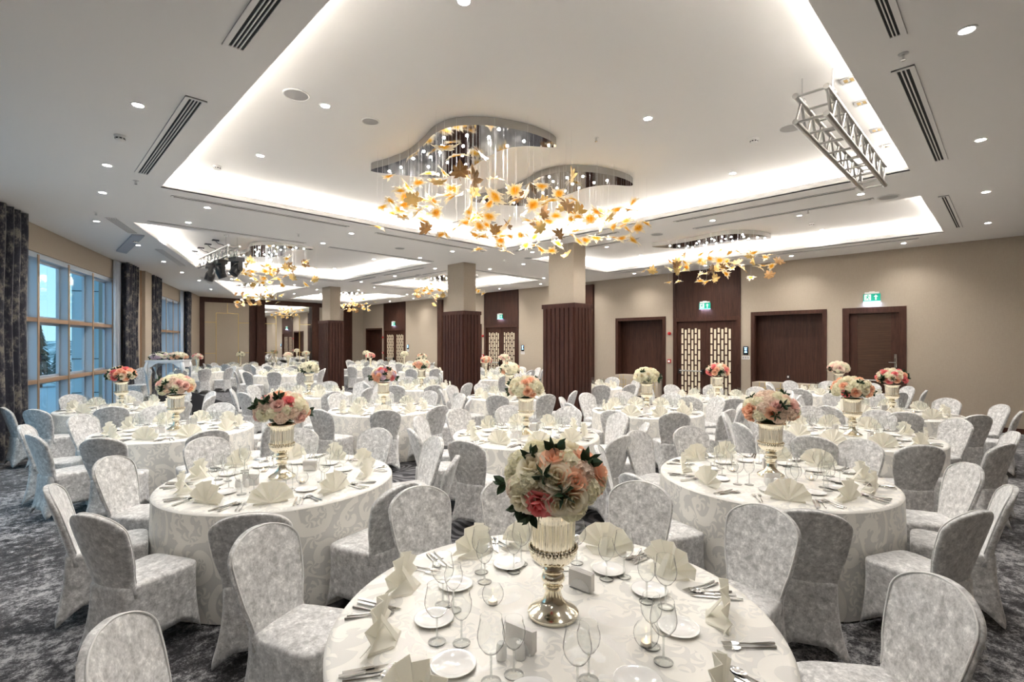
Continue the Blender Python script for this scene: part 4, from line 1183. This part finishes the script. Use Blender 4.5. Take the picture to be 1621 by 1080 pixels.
def fan_mesh():
    """a napkin pleated into a standing fan: width along Y, its back leg towards -X"""
    mb = MB(); n = 11; R_ = .158
    for side in (0, 1):
        for i in range(n + 1):
            a = math.radians(7 + 166 * i / n); zz = .014 * (1 if i % 2 else -1)
            for r in (.012, .075, R_ * (1 - .03 * (i % 2))):
                lean = -.10 * r * math.sin(a)
                mb.v.append((zz * r / R_ * 1.3 + lean - .003 * side + .012, -r * math.cos(a), .004 + r * math.sin(a)))
    m = 3 * (n + 1)
    for s in (0, 1):
        for i in range(n):
            for k in (0, 1):
                a = s * m + i * 3 + k; mb.f.append((a, a + 3, a + 4, a + 1))
    for i in range(n): a = i * 3 + 2; mb.f.append((a, a + 3, m + a + 3, m + a))
    for e_ in (0, n * 3):
        for k in (0, 1): mb.f.append((e_ + k, e_ + k + 1, m + e_ + k + 1, m + e_ + k))
    # the folded foot behind it
    mb.add([(.012, -.115, .001), (.012, .115, .001), (-.075, .055, .001), (-.075, -.055, .001), (.006, -.11, .013), (.006, .11, .013), (-.070, .05, .006), (-.070, -.05, .006)],
           [(0, 1, 2, 3), (4, 5, 6, 7), (0, 1, 5, 4), (1, 2, 6, 5), (2, 3, 7, 6), (3, 0, 4, 7)])
    mb.add([(.0, -.012, .10), (.0, .012, .10), (-.070, .02, .003), (-.070, -.02, .003), (-.004, -.012, .098), (-.004, .012, .098), (-.075, .02, .002), (-.075, -.02, .002)],
           [(0, 1, 2, 3), (4, 5, 6, 7), (0, 1, 5, 4), (1, 2, 6, 5), (2, 3, 7, 6), (3, 0, 4, 7)])
    return mb.mesh('fan_napkin', M['napkin'])
FAN = fan_mesh()
def knife_mesh(L=.225):
    mb = MB(); hw = .0085
    mb.prism([(-L / 2, -.006), (-L / 2 + .03, -.0075), (-.005, -.0055), (-.005, .0055), (-L / 2 + .03, .0075), (-L / 2, .006)], .001, .008)
    mb.prism([(-.006, -.004), (.01, -.0085), (L / 2 - .02, -.0085), (L / 2, .004), (L / 2 - .004, .0065), (-.006, .0065)], .0025, .0045)
    return mb.mesh('table_knife', M['steel'])
def handle(mb, L):
    mb.tube([(-L / 2, 0, .004), (-L / 2 + .02, 0, .004), (-.01, 0, .003), (L / 2 - .065, 0, .005)], [.0055, .006, .0028, .003], 8)
def fork_mesh(L=.20):
    mb = MB(); handle(mb, L)
    x0 = L / 2 - .068
    mb.prism([(x0, -.003), (x0 + .018, -.0115), (x0 + .030, -.0115), (x0 + .030, .0115), (x0 + .018, .0115), (x0, .003)], .003, .0055)
    for k in range(4): y = -.0095 + k * .00633; mb.box(x0 + .030, L / 2, y - .0013, y + .0013, .004, .006)
    return mb.mesh('table_fork', M['steel'])
def spoon_mesh(L=.19):
    mb = MB(); handle(mb, L); n = 14; x0 = L / 2 - .033
    for j, (f, z) in enumerate(((1, .0095), (.75, .005), (.4, .0025), (.05, .002))):
        for i in range(n): a = 2 * PI * i / n; mb.v.append((x0 + .033 * f * math.cos(a), .0195 * f * math.sin(a), z))
    b = len(mb.v) - 4 * n
    for j in range(3):
        for i in range(n): k = (i + 1) % n; mb.f.append((b + j * n + i, b + j * n + k, b + (j + 1) * n + k, b + (j + 1) * n + i))
    mb.f.append(tuple(range(b + 3 * n, b + 4 * n)))
    return mb.mesh('dessert_spoon', M['steel'], True)
KNIFE, FORK, SPOON, SMALLK = knife_mesh(), fork_mesh(), spoon_mesh(), knife_mesh(.19)

def urn_proto():
    t = empty('silver_urn')
    def part(name, prof, seg=40, fl=None, sm=True):
        mb = open_mb(); mb.lathe(prof, seg, None, fl); return mb.obj(name, M['silver'], t, sm)
    part('foot', [(.001, .0), (.104, .0), (.107, .006), (.107, .014), (.100, .020), (.085, .028), (.060, .045), (.042, .066), (.034, .090), (.031, .108)])
    part('knop_stem', [(.031, .108), (.040, .112), (.042, .118), (.034, .124), (.036, .132), (.048, .146), (.050, .156), (.046, .168), (.036, .176), (.044, .182), (.046, .188), (.038, .194), (.034, .204)])
    part('gadrooned_bowl', [(.034, .204), (.048, .210), (.072, .226), (.092, .248), (.100, .268), (.098, .280)], 96, lambda j, i: (.06 if 1 <= j <= 4 else 0) * (abs(math.cos(i * PI / 4)) - .6), 2)
    mb = MB()
    for k in range(44): a = 2 * PI * k / 44; mb.lathe([(.001, -.0065), (.0058, -.003), (.0058, .003), (.001, .0065)], 6, Matrix.Translation((.101 * math.cos(a), .101 * math.sin(a), .286)))
    mb.obj('beaded_ring', M['silver'], t, 2)
    part('fluted_cup', [(.088, .280), (.090, .292), (.0905, .34), (.093, .40), (.098, .438), (.106, .447)], 130, lambda j, i: (.040 if 1 <= j <= 3 else .01 if j == 4 else 0) * (abs(math.cos(i * PI / 5)) - .6), 2)
    part('rim', [(.098, .440), (.116, .446), (.120, .452), (.116, .458), (.104, .456), (.092, .44)])
    return Proto(t)
URN = urn_proto()
def trumpet_proto():
    t = empty('trumpet_vase')
    mb = open_mb(); mb.lathe([(.001, 0), (.085, 0), (.085, .008), (.03, .03), (.018, .05)], 28); mb.obj('foot', M['silver'], t, True)
    mb = open_mb(); mb.lathe([(.018, .05), (.024, .10), (.034, .22), (.046, .34), (.066, .46), (.082, .50), (.078, .50), (.05, .38)], 28); mb.obj('flared_body', M['silver'], t, True)
    return Proto(t)
TRUMPET = trumpet_proto()

def rose_mesh(mat, seed=0, R_=.040):
    rnd = random.Random(seed); mb = MB()
    for L, n, r, h, out in ((0, 3, .22, .80, -.10), (1, 4, .42, .85, -.02), (2, 5, .64, .80, .10), (3, 5, .86, .66, .28), (4, 6, 1.0, .44, .42)):
        for k in range(n):
            a0 = 2 * PI * (k / n + L * .13) + rnd.uniform(-.12, .12); sp_ = PI / n * 1.45; b = len(mb.v); A, B = 5, 5
            for j in range(B):
                v = j / (B - 1)
                for i in range(A):
                    u = i / (A - 1) * 2 - 1
                    top = 1 - .22 * u * u
                    rr = R_ * r * (.35 + .65 * math.sin(v * PI / 2)) + (R_ * out * v ** 2.5) - R_ * .04 * (1 - u * u)
                    a = a0 + u * sp_ * (.75 + .25 * math.sin(v * PI))
                    zz = R_ * (h * v * top * 1.5 - .45 - (.18 * v ** 4 if L > 2 else 0))
                    mb.v.append((rr * math.cos(a), rr * math.sin(a), zz))
            for j in range(B - 1):
                for i in range(A - 1): q = b + j * A + i; mb.f.append((q, q + 1, q + A + 1, q + A))
    return mb.mesh('rose', mat, 2)
def floret_mesh(mat, seed=0, R_=.047, n=34):
    rnd = random.Random(seed); mb = MB()
    for k in range(n):
        ph = math.acos(1 - 1.55 * (k + .5) / n); th = k * 2.39996
        d = Vector((math.sin(ph) * math.cos(th), math.sin(ph) * math.sin(th), math.cos(ph)))
        d = (d + Vector((rnd.uniform(-.1, .1),) * 3)).normalized(); c = d * R_ * rnd.uniform(.85, 1.08)
        q = d.to_track_quat('Z', 'Y').to_matrix() @ Matrix.Rotation(rnd.uniform(0, 1.6), 3, 'Z'); s = rnd.uniform(.015, .020)
        for m in range(4):
            R2 = q @ Matrix.Rotation(m * PI / 2, 3, 'Z')
            pts = [(0, 0, 0), (s * .7, -s * .55, s * .30), (s * 1.25, 0, s * .15), (s * .7, s * .55, s * .30)]
            mb.add([c + R2 @ Vector(p) for p in pts], [(0, 1, 2), (0, 2, 3)])
    mb.lathe([(.001, -R_ * .5), (R_ * .6, -R_ * .3), (R_ * .82, R_ * .1), (R_ * .6, R_ * .6), (.001, R_ * .85)], 12)
    return mb.mesh('hydrangea', mat, False)
def sprig_mesh():
    mb = MB()
    for k in range(5):
        R2 = Matrix.Rotation(k * 1.25, 4, 'Z') @ Matrix.Rotation(.9 - .08 * k, 4, 'Y')
        L, W = .055, .016
        mb.add([(.0, 0, .0), (W, 0.004, L * .35), (W * .9, .004, L * .7), (0, -.002, L * 1.1), (-W * .9, .004, L * .7), (-W, .004, L * .35), (0, -.006, L * .5)],
               [(0, 1, 6), (1, 2, 6), (2, 3, 6), (3, 4, 6), (4, 5, 6), (5, 0, 6)], R2)
    return mb.mesh('leaf_sprig', M['greenery'], False)
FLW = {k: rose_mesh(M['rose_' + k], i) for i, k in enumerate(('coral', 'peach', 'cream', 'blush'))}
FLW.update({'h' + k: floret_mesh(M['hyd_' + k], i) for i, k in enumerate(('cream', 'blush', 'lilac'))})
FLW['leaf'] = sprig_mesh()
FNAME = {'coral': 'coral_rose', 'peach': 'peach_rose', 'cream': 'cream_rose', 'blush': 'blush_rose', 'hcream': 'cream_hydrangea', 'hblush': 'blush_hydrangea', 'hlilac': 'lilac_hydrangea', 'leaf': 'leaf_sprig'}
def flower_spots(pal, seed, fixed=()):
    rnd = random.Random(seed); out = []
    n = 40
    for k in range(n):
        cz = 1 - 1.38 * (k + .5) / n; th = k * 2.39996 + seed
        d = Vector((math.sqrt(max(0, 1 - cz * cz)) * math.cos(th), math.sqrt(max(0, 1 - cz * cz)) * math.sin(th), cz))
        ty = rnd.choices(list(pal.keys()), list(pal.values()))[0]
        if cz < -.30 and rnd.random() < .2: ty = 'leaf'
        out.append([d, ty])
    for (dx, dy, ty) in fixed:
        right, toward = Vector((math.sin(TH), -math.cos(TH), 0)), Vector((-.76, -.65, 0))
        v = right * dx + Vector((0, 0, -dy)); l = v.length
        v = (v + toward * math.sqrt(max(.02, 1 - min(1, l) ** 2))).normalized()
        b = max(out, key=lambda o: o[0].dot(v) - (5 if len(o) > 2 else 0)); b[0] = v; b[1] = ty; b.append(1)
    return out, rnd
def spot_matrix(d, ty, rnd, A=.172, C=.118, s=1.0):
    r = .97 if ty[0] == 'h' else 1.15 if ty != 'leaf' else 1.05
    p = Vector((d.x * A * r, d.y * A * r, d.z * C * r)); nrm = Vector((d.x / A, d.y / A, d.z / C)).normalized()
    q = nrm.to_track_quat('Z', 'Y').to_matrix().to_4x4() @ Matrix.Rotation(rnd.uniform(0, 6.28), 4, 'Z')
    k = s * (rnd.uniform(.95, 1.2) if ty != 'leaf' else rnd.uniform(1.0, 1.4))
    return Matrix.Translation(p) @ q @ Matrix.Scale(k, 4)
CORE = MB(); CORE.lathe([(.001, -.09), (.09, -.085), (.135, -.04), (.14, .02), (.10, .075), (.001, .095)], 20); CORE = CORE.mesh('foliage_base', M['greenery'], True)
def bouquet(loc, pal, seed, label, detail, fixed=(), s=1.0, group='rose and hydrangea bouquets'):
    spots, rnd = flower_spots(pal, seed, fixed)
    extra = []
    if fixed:
        for dx, dy in ((-1.0, .05), (-.70, .62), (-.45, .78), (.05, -.92), (-.42, -.80), (.66, -.62), (-.16, -.42), (.16, -.05)):
            v = Vector((math.sin(TH), -math.cos(TH), 0)) * dx + Vector((0, 0, -dy)) + Vector((-.76, -.65, 0)) * math.sqrt(max(.02, 1 - min(1, math.hypot(dx, dy)) ** 2)); extra.append([v.normalized(), 'leaf'])
    for k in range(0 if fixed else 5):
        a = rnd.uniform(0, 6.28); cz = rnd.choice((rnd.uniform(-.22, -.0), rnd.uniform(-.2, .9))); q = math.sqrt(max(0, 1 - cz * cz)); extra.append([Vector((q * math.cos(a), q * math.sin(a), cz)), 'leaf'])
    if detail:
        t = empty('flower_bouquet', loc, 0, label, 'flowers', group); t.scale = (s,) * 3
        c = bpy.data.objects.new('foliage_base', CORE); sc.collection.objects.link(c); c.parent = t
        for sp_ in spots + extra:
            d, ty = sp_[0], sp_[1]
            o = bpy.data.objects.new(FNAME[ty], FLW[ty]); sc.collection.objects.link(o); o.parent = t
            m = spot_matrix(d, ty, rnd)
            if ty == 'leaf' and sp_ in extra: m = Matrix.Translation(d * .022) @ m
            if len(sp_) > 2 and ty[0] != 'h': m = m @ Matrix.Scale(1.2, 4)
            o.matrix_basis = m
        return t
    mb = MB(); mi = []; mats = []
    def put(me, m):
        mt = me.materials[0]
        if mt not in mats: mats.append(mt)
        n = len(mb.f); mb.add([m @ v.co for v in me.vertices], [tuple(p.vertices) for p in me.polygons]); mi.extend([mats.index(mt)] * (len(mb.f) - n))
    put(CORE, Matrix.Identity(4))
    for d, ty in [(x[0], x[1]) for x in spots + extra]: put(FLW[ty], spot_matrix(d, ty, rnd))
    me = mb.mesh('flower_bouquet', mats, False)
    me.polygons.foreach_set('material_index', mi); me.update()
    o = bpy.data.objects.new('flower_bouquet', me); sc.collection.objects.link(o); o.location = loc; o.scale = (s,) * 3
    return tag(o, label, 'flowers', group)

def candle_proto():
    t = empty('candle_globe')
    mb = open_mb(); mb.lathe([(.001, .001), (.026, .001), (.030, .004), (.043, .022), (.048, .042), (.045, .062), (.034, .080)], 28); mb.obj('glass_globe', M['glass'], t, 2)
    mb = MB(); mb.lathe([(.001, .003), (.019, .003), (.019, .016), (.001, .016)], 18); c = mb.obj('tealight', M['candle'], t, True)
    mb = MB(); mb.lathe([(.0005, .016), (.004, .021), (.0035, .028), (.0005, .038)], 8); mb.obj('flame', M['flame'], t, 2)
    return Proto(t)
CANDLE = candle_proto()
def napkin_holder():
    t = empty('napkin_holder'); mb = MB()
    for s in (-1, 1):
        n = 12; pts = [(-.055, .0)] + [(-.050 * math.cos(PI * k / n), .045 * math.sin(PI * k / n) + .004) for k in range(n + 1)] + [(.055, .0)]
        M2 = Matrix(((1, 0, 0, 0), (0, 0, 1, s * .018 - .002), (0, 1, 0, 0), (0, 0, 0, 1))); mb.prism(pts, 0, .004, M2)
    mb.box(-.055, .055, -.018, .020, 0, .004); mb.obj('china_stand', M['china'], t)
    mb = MB()
    for k in range(5): y = -.013 + k * .0058; mb.box(-.062, .062, y, y + .0048, .005, .088 - .0015 * k)
    mb.obj('paper_napkins', M['napkin_paper'], t)
    return Proto(t)
M['napkin_paper'] = new_mat('paper_napkin', (0.80, 0.77, 0.74), 0.8)
HOLDER = napkin_holder()
def shaker(name):
    t = empty(name); mb = MB(); mb.lathe([(.001, 0), (.019, 0), (.020, .004), (.0185, .045), (.014, .058), (.001, .062)], 20); mb.obj('body', M['china'], t, True)
    mb = MB()
    for k in range(3): a = k * 2.1; mb.lathe([(.001, .0), (.0016, .0)], 6, Matrix.Translation((.005 * math.cos(a), .005 * math.sin(a), .0625))); 
    mb.obj('holes', M['dark'], t)
    return Proto(t)
SALT, PEPPER = shaker('salt_shaker'), shaker('pepper_shaker')

# ------------------------------------------------------------------ the tables
def near_word(a, tx, ty):
    """where on its table something lies, seen from the camera"""
    v = math.degrees(math.atan2(-ty, -tx)); d = (a - v + 180) % 360 - 180      # 0 towards the camera, + anticlockwise from above = right side in view
    W = ['front centre', 'front right-of-centre', 'front right corner', 'right side toward front', 'right side', 'right side toward back', 'back right corner', 'back right-of-centre', 'back centre',
         'back left-of-centre', 'back left corner', 'left side toward back', 'left side', 'left side toward front', 'front left corner', 'front left-of-centre']
    return W[int(round((d % 360) / 22.5)) % 16]
def put(me, name, loc, rz, label, cat, group):
    o = bpy.data.objects.new(name, me); sc.collection.objects.link(o); o.location = loc; o.rotation_euler = (0, 0, rz)
    return tag(o, label, cat, group)
P0 = {'hcream': 6, 'cream': 4, 'peach': 2, 'hblush': 2, 'coral': .6}
U = 'urn'; T_ = 'trumpet'
# x, y, seat angles (None: ten evenly spaced from the offset), offset, name of the table, vase, palette, words for the bouquet
TABLES = [
    (1.60, 1.37, [-13, 17, 52, 78, 117, 150, 186, 222, 266, 312], 0, 'nearest table', U, {'hcream': 7, 'cream': 3, 'peach': 1.2, 'hblush': 1.5, 'leaf': .3}, 'bouquet with a coral rose and dark leaves'),
    (1.58, 4.38, None, -8, 'left foreground table', U, {'hblush': 6, 'hcream': 3, 'coral': .9, 'blush': 2.2, 'cream': 2, 'peach': 1}, 'pink and cream bouquet'),
    (4.59, 1.47, [-154, -117, -84, -56, -16, 15, 52, 82, 120, 160], 0, 'right foreground table', U, {'hblush': 6, 'hcream': 3, 'blush': 3, 'peach': 2, 'leaf': .5}, 'blush and beige bouquet'),
    (1.45, 7.75, None, 18, 'table behind left foreground table', U, {'hcream': 8, 'hblush': 4, 'blush': 2, 'peach': 1}, 'all-cream bouquet with blush touches'),
    (4.50, 4.30, [-91, -55, -19, 17, 53, 89, 125, 161, -161, -125], 0, 'middle table behind the nearest', U, {'hcream': 8, 'cream': 5, 'peach': 1.2, 'hblush': 1}, 'yellow-cream bouquet'),
    (7.30, 1.40, None, 33, 'table behind right foreground table', U, {'cream': 4, 'peach': 4, 'hcream': 4, 'coral': .8, 'leaf': .6}, 'peach and cream bouquet'),
    (7.50, 4.35, None, 10, 'cream-bouquet table facing double doors', U, {'hcream': 8, 'peach': 1.5, 'cream': 3}, 'cream bouquet with small peach roses'),
    (1.25, 11.0, None, 5, 'table beside the large window', U, {'coral': 2.2, 'peach': 4, 'cream': 3, 'hblush': 2, 'leaf': 1.5}, 'coral and peach bouquet'),
    (4.45, 7.65, None, 24, 'table with lilac-and-peach bouquet', U, {'peach': 3, 'hlilac': 2, 'cream': 3, 'hblush': 3, 'coral': 1, 'leaf': 1}, 'mixed lilac and peach bouquet'),
    (10.15, 1.40, None, 12, 'table before single walnut door', U, {'coral': 3, 'peach': 3, 'cream': 2, 'hcream': 2, 'leaf': 2}, 'red and peach bouquet'),
    (7.40, 7.55, None, 2, 'table left of nearest pillar', U, {'hcream': 8, 'cream': 3, 'coral': .8, 'peach': 1}, 'cream bouquet with one coral rose'),
    (10.0, 4.20, None, 28, 'table before nearest double doors', U, {'coral': 3, 'peach': 4, 'cream': 3, 'leaf': 1}, 'coral and orange bouquet'),
    (4.50, 10.90, None, 14, 'table with green-tipped bouquet', U, {'hcream': 9, 'cream': 3, 'leaf': 2}, 'cream bouquet with green tips'),
    (7.25, 10.60, None, 30, 'table left of middle pillar', U, {'peach': 3, 'cream': 4, 'hcream': 3, 'blush': 1, 'leaf': 1}, 'small cream and peach bouquet'),
    (13.0, 2.75, None, 20, 'table before wide walnut recess', U, {'hcream': 5, 'blush': 3, 'cream': 3, 'hblush': 2}, 'small blush bouquet'),
    (10.30, 7.70, None, 8, 'table hidden behind nearest pillar', None, P0, ''),
    (10.55, 11.85, None, 0, 'table between nearest two pillars', T_, {'peach': 3, 'cream': 3, 'hcream': 4, 'coral': 1}, 'peach bouquet'),
    (12.75, 13.3, None, 16, 'table before pillar-framed double doors', T_, {'blush': 3, 'cream': 3, 'hcream': 4}, 'blush bouquet'),
    (11.2, 16.35, None, 4, 'table right of middle pillar', T_, {'peach': 3, 'cream': 3, 'hcream': 3}, 'peach and cream bouquet'),
    (10.6, 19.3, None, 22, 'table beyond the far pillar', T_, {'coral': 2, 'blush': 3, 'hcream': 3}, 'coral and blush bouquet'),
    (13.3, 20.9, None, 10, 'table before farthest double doors', T_, {'hcream': 6, 'cream': 3}, 'cream bouquet'),
    (13.1, 24.3, None, 30, 'table in far right corner', T_, {'hcream': 6, 'cream': 3}, 'pale cream bouquet'),
    (6.6, 18.3, None, 26, 'table before far mirror wall', None, P0, ''),
    (4.85, 22.2, None, -22, 'table beside the smaller window', T_, {'coral': 2, 'blush': 3, 'hblush': 3, 'hcream': 2}, 'coral and pink bouquet'),
    (7.35, 25.6, None, 15, 'table before cream wall panel', T_, {'hcream': 6, 'cream': 2, 'leaf': 1}, 'small cream bouquet'),
    (8.3, 22.3, None, 3, 'table in front of mirror', T_, {'hblush': 4, 'hcream': 4, 'blush': 1}, 'blush and cream bouquet'),
    (10.3, 25.3, None, 20, 'table against the mirror', T_, {'hcream': 6, 'peach': 1}, 'cream and peach bouquet'),
]
FIX1 = [(-.27, .34, 'coral'), (.38, -.30, 'peach'), (.02, -.80, 'peach'), (.10, .22, 'cream'), (-.62, .28, 'cream'), (-.50, -.25, 'hcream'), (-.12, -.32, 'hcream'), (.72, .05, 'hcream'), (.42, .58, 'hcream'), (.62, -.45, 'hblush'), (.90, -.35, 'peach'), (-.85, .10, 'hblush'), (-.42, -.66, 'cream'), (.35, .12, 'cream'), (-.72, -.05, 'hcream'), (.08, -.45, 'cream'), (.30, -.75, 'hcream')]
rj = random.Random(11); SEATED = []
glass_far = MB(); n_glass = 0
for ti, (tx, ty, angs, off, tn, vase, pal, bw) in enumerate(TABLES):
    dist = math.hypot(tx, ty)
    near = ti < 9
    if angs is None: angs = [off + 36 * k for k in range(10)]
    put(CLOTHS[ti % 4], 'tablecloth', (tx, ty, 0), rj.uniform(0, 6.28), 'ivory damask cloth hanging to the floor on the ' + tn, 'tablecloth', 'damask cloths on the round tables')
    Z0 = .7515
    for a in angs:
        jr, ja = rj.uniform(-.03, .04), rj.uniform(-3.5, 3.5)
        if ti == 0 and 180 < a < 300: pass
        else:
            jw = rj.uniform(-1.5, 1.5) if ti > 2 else 0; r = (1.105 if ti else {150: 1.27, 312: 1.25, 117: 1.22, -13: 1.22, 17: 1.17}.get(a, 1.12)) + jr * (1 if ti > 2 else .4)
            for da in (0, 6, -6, 11, -11, 15, -15):
                A = math.radians(a + jw + da); cx_, cy_ = tx + r * math.cos(A), ty + r * math.sin(A)
                blocked = any(8.50 - .42 < cx_ < 9.19 + .42 and y0 - .12 - .42 < cy_ < y0 + .84 + .42 for y0, _ in PIL) or cx_ > WALLX - .45 or cx_ < wx(cy_) + .78 or cy_ > BACKY - .6
                blocked = blocked or any(math.hypot(cx_ - qx, cy_ - qy) < .49 for qx, qy in SEATED)
                if not blocked: SEATED.append((cx_, cy_)); break
            if not blocked:
                CHAIR.place((cx_, cy_, 0), A + PI + math.radians(ja), 'velvet-covered chair at the %s of the %s' % (near_word(a, tx, ty), tn), 'chair', 'crushed velvet covered chairs round the tables')
        A = math.radians(a); u = Vector((math.cos(A), math.sin(A), 0)); tt = Vector((-u.y, u.x, 0)); c = Vector((tx, ty, Z0))
        wn = near_word(a, tx, ty)
        def at(r, s): return c + u * (r + rj.uniform(-.012, .012)) + tt * (s + rj.uniform(-.008, .008))
        put(FAN, 'fan_napkin', at(.715, 0), A + rj.uniform(-.35, .35), 'ivory fan-folded napkin at the %s of the %s' % (wn, tn), 'napkin', 'fan-folded ivory napkins')
        put(PLATE_ME, 'side_plate', at(.495, -.085), 0, 'white side plate at the %s of the %s' % (wn, tn), 'plate', 'white side plates')
        for q, (r, s) in enumerate(((.485, .075), (.405, .115))):
            p = at(r, s); lb = '%s wine glass at the %s of the %s' % (('larger', 'smaller')[q], wn, tn)
            if ti < 3: GLASS_P[q].place(p, rj.uniform(0, 6), lb, 'wine glass', 'stemmed wine glasses')
            elif ti < 15: put(GLASS_ME[q], 'wine_glass', p, 0, lb, 'wine glass', 'stemmed wine glasses')
            else:
                me = GLASS_ME[q]; glass_far.add([Vector(v.co) + p for v in me.vertices], [tuple(f.vertices) for f in me.polygons])
        if ti < 12:
            for nm, me, s, lb, ct in (('table_knife', KNIFE, .172, 'inner steel knife', 'knife'), ('fish_knife', SMALLK, .196, 'outer steel knife', 'knife'), ('dessert_spoon', SPOON, .222, 'steel spoon', 'spoon'),
                                      ('table_fork', FORK, -.172, 'inner steel fork', 'fork'), ('fish_fork', FORK, -.200, 'outer steel fork', 'fork')):
                put(me, nm, c + u * (.735 + rj.uniform(-.015, .015)) + tt * (s + rj.uniform(-.004, .004)), A + PI + rj.uniform(-.12, .12), '%s at the %s of the %s' % (lb, wn, tn), ct, 'steel cutlery on the tables')
    if vase == U:
        URN.place((tx, ty, Z0), rj.uniform(0, 6), 'silver pedestal urn on the ' + tn, 'vase', 'silver pedestal urns')
        bouquet((tx, ty, Z0 + .565), pal, ti + 1, bw + ', urn, ' + tn, ti < 10, FIX1 if ti == 0 else ())
    elif vase == T_:
        TRUMPET.place((tx, ty, Z0), 0, 'slim silver trumpet vase on the ' + tn, 'vase', 'slim silver trumpet vases')
        bouquet((tx, ty, Z0 + .57), pal, ti + 1, bw + ', trumpet vase, ' + tn, False, s=.9)
    for k in range(2):
        b = math.radians(off + 108 + 180 * k) if ti else math.radians((118, -78)[k]); r = .30 if ti else (.27, .40)[k]
        side = near_word(math.degrees(b), tx, ty)
        if ti < 14: CANDLE.place((tx + r * math.cos(b), ty + r * math.sin(b), Z0), 0, 'glass candle globe, %s, %s' % (side, tn), 'candle holder', 'glass candle globes')
    if ti < 12:
        hs = ((10, .26), (195, .28)) if ti == 0 else ((off + 20, .27), (off + 200, .27))
        for hb, r in hs:
            b = math.radians(hb); side = near_word(hb, tx, ty)
            HOLDER.place((tx + r * math.cos(b), ty + r * math.sin(b), Z0), b + PI / 2 + (.5 if ti else -.1), 'white napkin holder, %s, %s' % (side, tn), 'napkin holder', 'white napkin holders')
        b = math.radians(hs[1][0]); r = hs[1][1] + .07
        SALT.place((tx + r * math.cos(b) + .028, ty + r * math.sin(b) - .018, Z0), 0, 'white salt shaker beside the napkin holder on the ' + tn, 'salt shaker', 'white salt shakers')
        PEPPER.place((tx + r * math.cos(b) - .022, ty + r * math.sin(b) + .028, Z0), 0, 'white pepper shaker beside the napkin holder on the ' + tn, 'pepper shaker', 'white pepper shakers')
gf = glass_far.obj('wine_glasses', M['glass'], None, 2)
tag(gf, 'crowd of wine glasses on the farthest tables beyond the pillars', 'wine glasses', None, 'stuff')

# ------------------------------------------------------------------ the stage with the couple's high table
mb = MB(); st_poly = [(wx(13.7) + .25, 13.7), (3.95, 13.7), (3.95, 18.9), (wx(18.9) + .25, 18.9)]
mb.prism(st_poly, 0, .27); tag(mb.obj('stage_platform', M['black_cloth']), 'low black platform between the window wall and the far tables', 'stage')
t = empty('high_table', (2.85, 16.1, .27), math.radians(-32), 'tall white table with curved legs on the black platform', 'table')
h, L, W = 1.15, .42, .26
mb = MB(); mb.box(-L - .03, L + .03, -W - .03, W + .03, h - .035, h); mb.obj('tabletop', M['white_lacquer'], t)
mb = MB()
for y in (-W, W):
    n = 16; pts = [(-L + .03, h - .035)] + [(-L + .03 + (2 * L - .06) * k / n, h - .12 - .06 * math.cos(2 * PI * k / n * 1.0) * (1 if 0 < k < n else 1) - .03 * math.cos(4 * PI * k / n)) for k in range(n + 1)] + [(L - .03, h - .035)]
    mb.prism(pts, -.012, .012, Matrix(((1, 0, 0, 0), (0, 0, 1, y), (0, 1, 0, 0), (0, 0, 0, 1))))
for x in (-L, L): mb.box(x - .012, x + .012, -W, W, h - .19, h - .035)
mb.obj('apron', M['white_lacquer'], t)
for sx in (-1, 1):
    for sy in (-1, 1):
        mb = MB(); mb.tube([(sx * (L - .02), sy * (W - .02), h - .04), (sx * (L + .02), sy * (W + .01), h - .22), (sx * (L - .01), sy * W, h - .45), (sx * (L - .05), sy * (W - .02), .30), (sx * (L - .05), sy * (W - .02), .08), (sx * (L + .01), sy * (W + .01), .0)], [.045, .052, .036, .024, .020, .030], 10)
        mb.obj('curved_leg', M['white_lacquer'], t, 2)
q = Matrix.Rotation(math.radians(-32), 4, 'Z')
for k, (dx, pal, lb) in enumerate(((-.21, {'hlilac': 3, 'cream': 3, 'hcream': 2, 'leaf': 2}, 'long pale lilac and cream garland on the left half of the tall white table'), (.21, {'peach': 3, 'cream': 4, 'hblush': 3, 'leaf': 1}, 'long peach and cream garland on the right half of the tall white table'))):
    p = q @ Vector((dx, 0, 0)); g = bouquet((2.85 + p.x, 16.1 + p.y, .27 + h + .085), pal, 60 + k, lb, False, group='garlands on the high table'); g.scale = (1.15, .80, .85); g.rotation_euler = (0, 0, math.radians(-32))
CHAIR.place((2.25, 16.75, .27), math.radians(-122), 'white-covered chair on the black platform behind the tall white table', 'chair', 'chairs behind the high table')
